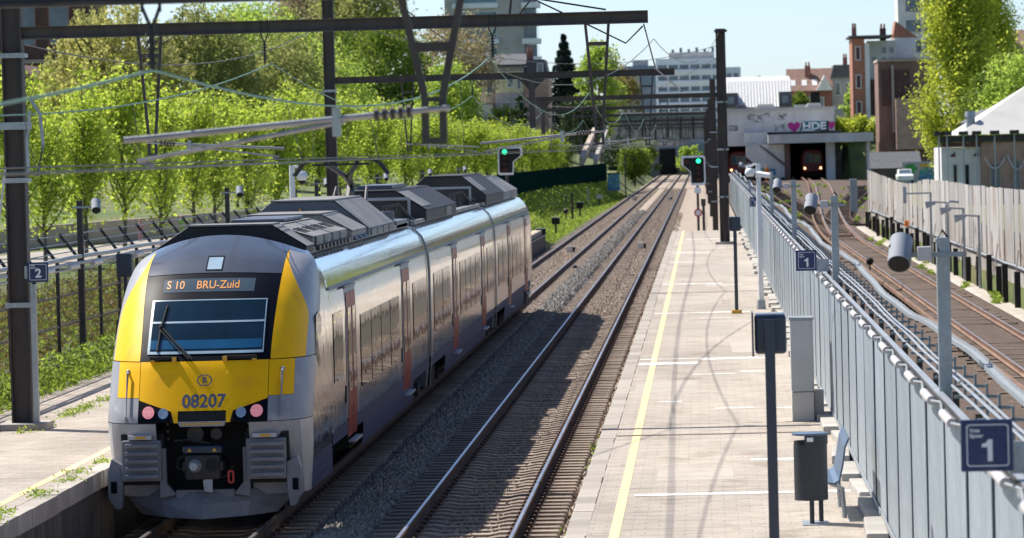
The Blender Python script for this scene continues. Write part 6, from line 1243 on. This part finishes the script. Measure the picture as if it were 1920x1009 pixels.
t = house('white_house', 'white rear house wall with small windows next to the orange brick', 21.52, 25.2, 526, 8, 12.5, 18.0, 'render_white'); windows(t, 525.98, [(22, 22.7, 15.2, 16.0), (23.3, 24, 16.3, 17.2), (24.3, 25, 16.3, 17.2), (23.2, 24.0, 15.0, 15.9), (24.2, 25, 15.0, 15.9)]); MB().box(21.55, 24.2, 525, 525.95, 8.0, 13.0).build('brick_base', 'brick_dark', t); chimney(t, 23.6, 527, 18, 1.6, .8, 'brick_dark'); MB().box(25.2, 28.0, 530, 536, 14, 18.4).build('rear_wing', 'render_white', t); MB().prism([(25.0, 18.4), (28.2, 18.4), (25.4, 20.6)], 'y', 530, 536).build('roof', 'brick_orange', t); MB().box(25.0, 27.6, 524, 529.9, 12.8, 15.6).build('brick_block', 'brick_red', t)
t = house('brown_house', 'brown brick building with tall recesses left of the poplars', 20.9, 27.5, 482, 10, 4, 14.4, 'brick_brown')
for x0, x1 in ((21.3, 22.4), (22.8, 24.6)): MB().box(x0, x1, 481.8, 481.99, 9.2, 13.4).build('recess', 'brick_dark', t)
MB().box(20.8, 27.6, 481.6, 492, 14.4, 14.7).build('roof', 'render_buff', t); MB().box(22.45, 22.75, 481.5, 481.99, 6, 14.0).build('pier', 'render_buff', t); MB().box(22.8, 27, 479.5, 481.6, 4, 10.0).build('front_wall', 'brick_pale', t)
t = house('white_tower', 'white tower block with large windows behind the poplar', 30.1, 36, 620, 10, 6, 40, 'render_white')
for k in range(7): windows(t, 619.98, [(31.2, 33.6, 15.2+k*3.1, 17.2+k*3.1), (34.0, 35.6, 15.2+k*3.1, 17.2+k*3.1)])
t = house('brown_tower', 'dark brown tower behind the second poplar', 36.3, 41.2, 562, 10, 6, 34, 'brick_dark'); windows(t, 561.98, [(37, 38.2, 25, 27), (39.2, 40.4, 25, 27)])
t = house('brick_house', 'brick house with an orange roof at the upper right edge', 39.5, 52, 600, 10, 8, 18.2, 'brick_brown'); gable(t, 39.5, 52, 600, 10, 18.2, 2.8, 'roof_tile'); chimney(t, 43.8, 601, 18.3, 2.6, 1.0, 'render_grey'); chimney(t, 45.2, 601, 18.3, 2.4, .9, 'render_grey')
# shed with the tent roof
t = house('trackside_shed', 'white and brick trackside shed under a pale pyramid roof', 14.6, 17.0, 250, 8, 1, 4.55, 'render_white'); MB().box(17.02, 24, 249.6, 258, -2, 4.8).build('brick_wall', 'brick_pale', t); MB().box(14.5, 24, 249.3, 249.58, 4.85, 5.25).build('eave_beam', 'steel_black', t); MB().box(14.6, 19.5, 249.62, 249.99, 4.56, 4.84).build('brick_frieze', 'brick_dark', t)
b = MB(); b.add([(15.6, 249.2, 5.3), (26, 249.2, 5.3), (26, 262, 5.3), (15.6, 262, 5.3), (20.8, 255.6, 8.6)], [(0, 1, 4), (1, 2, 4), (2, 3, 4), (3, 0, 4), (3, 2, 1, 0)]); b.build('tent_roof', 'roof_white', t)
windows(t, 249.98, [(15.3, 15.55, 2.2, 3.5), (16.0, 16.3, 2.0, 3.5)], 'black_matte', 'render_grey', t=.05); windows(t, 249.58, [(17.5, 18.2, 1.8, 3.5), (18.9, 19.4, 1.8, 3.7), (19.7, 20.2, 1.8, 3.7)], 'glass_far', 'render_buff', t=.08)
for x in (15.1, 16.5): MB().prism([(x, 4.0), (x+.35, 4.25), (x+.35, 3.95)], 'y', 249.9, 249.985).build('broken_pane', 'brick_dark', t)
MB().cyl((16.5, 251, 4.5), (16.5, 251, 6.4), .28, .28, 12).build('vent_pipe', 'galv_light', t, smooth=True); MB().cyl((16.5, 251, 6.4), (16.5, 251, 6.75), .36, .3, 12).build('vent_cap', 'galv', t)
MB().prism([(17.2, 5.9), (20.4, 6.6), (18.9, 6.95), (18.4, 6.95), (17.0, 6.1)], 'y', 262, 270).build('rear_gable', 'roof_slate', t)
for k, x in enumerate((14.4, 14.9, 15.9, 16.7, 17.8, 19.0)):
    q = thing('floodlight', f'{ORD[k]} black floodlight from the left along the shed eave', 'floodlight', (x, 249, 1.0), 'floodlights on the shed'); MB().box(x-.28, x+.28, 248.6, 249.1, 5.30, 5.52).build('lamp_head', 'steel_black', q); MB().cyl((x, 248.9, .8), (x, 248.9, 5.3), .045, .045, 8).build('post', 'galv', q)
b = MB(); b.tube(span_pts(17.2, 249.3, 3.9, 18.5, 249.3, 4.0, .75), .06, 6); b.tube(span_pts(18.6, 249.3, 4.0, 19.8, 249.3, 4.2, 1.0), .06, 6); tag(b.build('cable_loops', 'white_plastic'), 'sagging pale cable loops on the brick shed wall', 'cable')
# corrugated wall
cw = thing('corrugated_wall', 'rust streaked corrugated sheet wall beyond the metro track', 'wall', (12, 150, -1.3))
def corr():
    m, n, l, b = ntree('rusty_sheet'); tc = n.new('ShaderNodeTexCoord'); oi = n.new('ShaderNodeObjectInfo'); mp = n.new('ShaderNodeMapping'); mp.inputs['Scale'].default_value = (1, 2.4, .22); l.new(tc.outputs['Object'], mp.inputs[0])
    ad = n.new('ShaderNodeVectorMath'); ad.operation = 'ADD'; cb = n.new('ShaderNodeCombineXYZ'); mu = n.new('ShaderNodeMath'); mu.operation = 'MULTIPLY'; mu.inputs[1].default_value = 60; l.new(oi.outputs['Random'], mu.inputs[0]); l.new(mu.outputs[0], cb.inputs[1]); l.new(mp.outputs[0], ad.inputs[0]); l.new(cb.outputs[0], ad.inputs[1])
    z = n.new('ShaderNodeTexNoise'); z.inputs['Scale'].default_value = 1.6; z.inputs['Detail'].default_value = 7; l.new(ad.outputs[0], z.inputs[0])
    r = n.new('ShaderNodeValToRGB'); e = r.color_ramp.elements; e[0].position = .30; e[0].color = (.27, .16, .095, 1); e[1].position = .55; e[1].color = (.60, .60, .59, 1); x = e.new(.43); x.color = (.50, .44, .38, 1); l.new(z.outputs[0], r.inputs[0])
    hv = n.new('ShaderNodeMapRange'); hv.inputs[3].default_value = .72; hv.inputs[4].default_value = 1.15; l.new(oi.outputs['Random'], hv.inputs[0]); mx = n.new('ShaderNodeMixRGB'); mx.blend_type = 'MULTIPLY'; mx.inputs[0].default_value = 1; l.new(r.outputs[0], mx.inputs[1]); l.new(hv.outputs[0], mx.inputs[2])
    l.new(mx.outputs[0], b.inputs['Base Color']); b.inputs['Roughness'].default_value = .55; b.inputs['Metallic'].default_value = .2; MATS['rusty_sheet'] = m
corr()
MB().box(12.0, 12.3, 150, 298, -2.0, .15).build('base_wall', 'concrete', cw)
def wall_top(y): return float(np.interp(y, [150, 173, 212, 222, 234, 250, 286, 298], [3.10, 3.0, 2.97, 2.9, 2.55, 2.5, 2.86, 2.95]))
ns = 14
b = MB(); b.grid([[(12.0-(.022 if i % 4 < 2 else 0.0), 150+2.62*i/ns, z) for i in range(ns+1)] for z in (.16, 2.75)]); src = b.build('sheet', 'rusty_sheet', cw)
for i in range(56):
    y = 150+2.64*i; h = (wall_top(y+1.3)-.16)/2.59+random.uniform(-.008, .012)
    o = src if i == 0 else inst(src, cw, (random.uniform(-.03, .02), 2.64*i, 0))
    o.scale = (1, 1, h); o.location.z = (1-h)*(.16+1.3)
MB().tube([(11.92, y, .10+.02*math.sin(y)) for y in range(150, 298, 4)], .05, 6).build('pipe', 'galv', cw)
b = MB(); b.box(11.5, 11.72, 152, 152.25, -1.5, .05); src = b.build('stake', 'black_matte', cw)
for i in range(1, 27): inst(src, cw, (random.uniform(-.1, .1), i*5.4, random.uniform(-.2, .25)))
b = MB(); b.bar((11.5, 152, -.5), (11.9, 155.0, .75), .045, .045); src = b.build('strut', 'steel_brown', cw)
for i in range(1, 13): inst(src, cw, (0, i*11, 0))
MB().cyl((11.6, 234, .1), (11.6, 234, .45), .14, .14, 10).build('orange_cap', 'orange_plastic', cw)
for k, (y, h, kind) in enumerate(((207, 2.35, 'T'), (193, 2.05, 'L'), (181, 1.95, 'B'), (171, 1.8, 'L'))):
    lab = ['leftmost lamp post in front of the corrugated wall, T shaped', 'second small lamp post from the left before the corrugated wall', 'third lamp post with a double head before the corrugated wall', 'rightmost small lamp post before the corrugated wall'][k]
    q = thing('lamp_post', lab, 'lamp', (11.5, y, -1.3), 'lamp posts before the corrugated wall'); MB().cyl((11.5, y, -1.3), (11.5, y, h), .07, .06, 8).build('post', 'galv', q)
    MB().bar((11.55, y, h), (10.9 if kind != 'T' else 10.2, y, h+(.0 if kind == 'T' else .05)), .10, .08).build('arm', 'galv', q)
    if kind == 'T': MB().box(10.1, 10.28, y-.1, y+.1, h-.5, h+.35).build('lamp_head', 'galv', q)
    else:
        MB().prism([(10.5, h-.25), (10.95, h-.05), (10.95, h+.1), (10.45, h+.08)], 'y', y-.2, y+.2).build('lamp_head', 'galv', q)
        if kind == 'B': MB().tube([(10.7, y, h+.1), (10.9, y, h+.35), (11.3, y, h+.3)], .06, 6).build('lamp_bracket', 'galv', q)
t = thing('concrete_post', 'weathered grey post between the metro tracks', 'post', (12.2, 332, -.6)); MB().box(11.9, 12.5, 332, 332.5, -1, 2.0).build('post', 'galv', t, bevel=.05)
t = thing('track_signal', 'small black ball signal beside the third rail', 'signal', (7.9, 196, -1.2)); q = MB(); q.cyl((7.9, 196, -1.2), (7.9, 196, -.75), .04, .04, 6); q.ball((7.9, 196, -.72), .19, 10, 7); q.build('ball_head', 'black_matte', t, smooth=True)
t = thing('track_board', 'pale pink board lying between the metro rails', 'board', (8.9, 262, -1.1)); MB().box(8.0, 9.4, 262, 262.6, -1.1, -.9).build('board', 'brick_pale', t)
# green fence, graffiti board, dark hut, graffiti wall
gf = thing('green_fence', 'dark green panel fence along the top of the grass bank', 'fence', (-12.2, 262, 2.0)); pts = [(-12.9, 222, 2.05, 3.55), (-12.2, 262, 2.1, 3.6), (-11.9, 330, 1.95, 3.5), (-11.5, 400, 1.8, 3.4), (-11.2, 470, 1.67, 3.3)]
for (xa, ya, a0, a1), (xb, yb_, b0, b1) in zip(pts, pts[1:]):
    n = int((yb_-ya)/4)
    for i in range(n):
        t0, t1 = i/n, (i+1)/n-.006; f = lambda p, q, t: p+(q-p)*t
        b = MB(); va = [(f(xa, xb, t0), f(ya, yb_, t0)), (f(xa, xb, t1), f(ya, yb_, t1))]; zz = [(f(a0, b0, t0)-.8, f(a1, b1, t0)), (f(a0, b0, t1)-.8, f(a1, b1, t1))]
        b.add([(va[0][0], va[0][1], zz[0][0]), (va[1][0], va[1][1], zz[1][0]), (va[1][0], va[1][1], zz[1][1]), (va[0][0], va[0][1], zz[0][1]), (va[0][0]-.06, va[0][1], zz[0][0]), (va[1][0]-.06, va[1][1], zz[1][0]), (va[1][0]-.06, va[1][1], zz[1][1]), (va[0][0]-.06, va[0][1], zz[0][1])], [(0, 1, 2, 3), (7, 6, 5, 4), (0, 4, 5, 1), (1, 5, 6, 2), (2, 6, 7, 3), (3, 7, 4, 0)]); b.build('panel', 'green_fence', gf)
    MB().box(xa-.1, xa+.06, ya-.06, ya+.06, a0-1, a1+.05).build('post', 'green_fence', gf)
t = thing('graffiti_box', 'trackside box covered in blue and green graffiti before the bridge', 'equipment box', (-9.3, 420, .5)); MB().box(-9.95, -8.7, 420, 420.7, .6, 2.35).build('box_body', 'graf_blue', t, bevel=.03); MB().box(-10.0, -8.65, 419.95, 420.75, 2.352, 2.45).build('lid', 'green_fence', t)
t = thing('marker_post', 'thin dark post beside the graffiti covered box', 'post', (-8.2, 425, 0)); MB().box(-8.28, -8.14, 425, 425.1, -.2, 4.4).build('post', 'steel_brown', t)
t = house('dark_hut', 'low dark hut roof left of the white car', 18.9, 24.0, 452, 6, .6, 2.0, 'concrete_dark', 'shed'); MB().prism([(451.5, 2.0), (459, 2.0), (456, 3.8)], 'x', 18.6, 24.2).build('roof', 'roof_slate', t)
t = thing('graffiti_wall', 'low wall with green and blue graffiti behind the white car', 'wall', (23.4, 444, .6)); MB().box(21.6, 25.4, 444, 444.4, -.5, 2.7).build('wall', 'render_grey', t)
MB().prism([(21.9, 1.5), (22.7, 1.3), (23.3, 1.9), (22.8, 2.5), (22.0, 2.3)], 'y', 443.93, 443.99).build('graffiti', 'graf_green', t); MB().prism([(23.4, .5), (25.2, .5), (25.3, 1.9), (24.2, 2.1), (23.5, 1.6)], 'y', 443.93, 443.99).build('graffiti', 'graf_blue', t); MB().prism([(23.6, 2.1), (24.6, 2.1), (24.5, 2.4), (23.7, 2.45)], 'y', 443.93, 443.99).build('graffiti', 'yellow_plastic', t)
t = thing('parked_car', 'white car parked beyond the end of the corrugated wall', 'car', (21.4, 432, .6)); x, y, z = 21.4, 432, .55
MB().prism([(y, z+.25), (y+.1, z+.75), (y+1.0, z+.9), (y+3.9, z+.9), (y+4.2, z+.6), (y+4.2, z+.25)], 'x', x-.86, x+.86).build('body', 'white_paint', t, bevel=.08); MB().prism([(y+.95, z+.89), (y+1.6, z+1.42), (y+3.0, z+1.42), (y+3.8, z+.89)], 'x', x-.72, x+.72).build('cabin', 'white_paint', t, bevel=.06)
MB().add([(x-.66, y+1.0, z+.93), (x+.66, y+1.0, z+.93), (x+.6, y+1.53, z+1.37), (x-.6, y+1.53, z+1.37)], [(0, 1, 2, 3)]).build('windscreen', 'glass_far', t)
for s in (-1, 1):
    MB().box(*sorted((x+s*.5, x+s*.8)), y-.01, y+.1, z+.55, z+.70).build('headlight', 'light_chrome', t)
    for e in (.8, 3.4): MB().cyl((x+s*.70, y+e, z+.3), (x+s*.88, y+e, z+.3), .3, .3, 14).build('wheel', 'black_matte', t)
MB().box(x-.25, x+.25, y-.02, y+.02, z+.38, z+.5).build('number_plate', 'sign_white', t)
# low wall and path behind the young trees
b = MB(); b.grid([[(-36, 150, 1.12), (-36, 150, 2.1)], [(-29, 195, 1.12), (-29, 195, 2.15)], [(-23, 228, 1.12), (-23, 228, 2.2)], [(-20, 280, 1.12), (-20, 280, 2.2)]]); o = b.build('garden_wall', 'render_buff'); tag(o, 'low buff wall behind the young trees', 'wall'); md = o.modifiers.new('thick', 'SOLIDIFY'); md.thickness = .35
b = MB(); b.grid([[(-34, 130, 1.13), (-26, 130, 1.13)], [(-27.5, 195, 1.13), (-21.5, 195, 1.13)], [(-22.4, 228, 1.13), (-17, 228, 1.13)]]); b.build('path', 'coping')['kind'] = 'structure'
# two children on the path
def person(label, x, y, z, h, cloth, skin, hair):
    t = thing('person', label, 'person', (x, y, z)); k = h/1.7
    J = [(0, 0, .92), (0, 0, 1.15), (0, 0, 1.38), (0, 0, 1.48), (0, 0, 1.60), (.18, 0, 1.36), (.24, .02, 1.10), (.24, -.06, .86), (-.18, 0, 1.36), (-.24, .02, 1.10), (-.24, -.06, .86), (.09, 0, .88), (.10, -.03, .48), (.10, 0, .06), (.10, -.12, .03), (-.09, 0, .88), (-.10, .05, .48), (-.10, .08, .06), (-.10, -.04, .03)]
    E = [(0, 1), (1, 2), (2, 3), (3, 4), (2, 5), (5, 6), (6, 7), (2, 8), (8, 9), (9, 10), (0, 11), (11, 12), (12, 13), (13, 14), (0, 15), (15, 16), (16, 17), (17, 18)]
    Rr = [.14, .13, .14, .06, .10, .065, .05, .035, .065, .05, .035, .09, .065, .045, .04, .09, .065, .045, .04]
    me = bpy.data.meshes.new('body'); me.from_pydata([(a*k, b_*k, c*k) for a, b_, c in J], E, []); o = bpy.data.objects.new('body', me); link(o, t); me.materials.append(MATS[cloth])
    sm = o.modifiers.new('skin', 'SKIN'); md = o.modifiers.new('sub', 'SUBSURF'); md.levels = md.render_levels = 1
    for v, r in zip(me.skin_vertices[0].data, Rr): v.radius = (r*k, r*k)
    me.skin_vertices[0].data[0].use_root = True
    q = MB(); q.ball((x, y-.02*k, z+1.60*k), .105*k, 10, 8, 1.2); q.build('head', skin, t, smooth=True); q = MB(); q.ball((x, y+.02*k, z+1.64*k), .115*k, 10, 8, 1.1); q.build('hair', hair, t, smooth=True)
mat('skin', (.45, .27, .19), .6); mat('cloth_pink', (.45, .25, .28), .8); mat('cloth_green', (.30, .45, .15), .8); mat('cloth_orange', (.75, .2, .03), .8); mat('hair_brown', (.08, .045, .03), .7)
person('child in pink clothes behind the left fence', -27.0, 193, 1.1, 1.1, 'cloth_pink', 'skin', 'hair_brown'); person('child in a bright green top behind the left fence', -26.3, 203, 1.1, 1.05, 'cloth_green', 'skin', 'hair_brown')
person('worker in an orange vest beside the metro station', 7.3, 470, .75, 1.75, 'cloth_orange', 'skin', 'hair_brown')
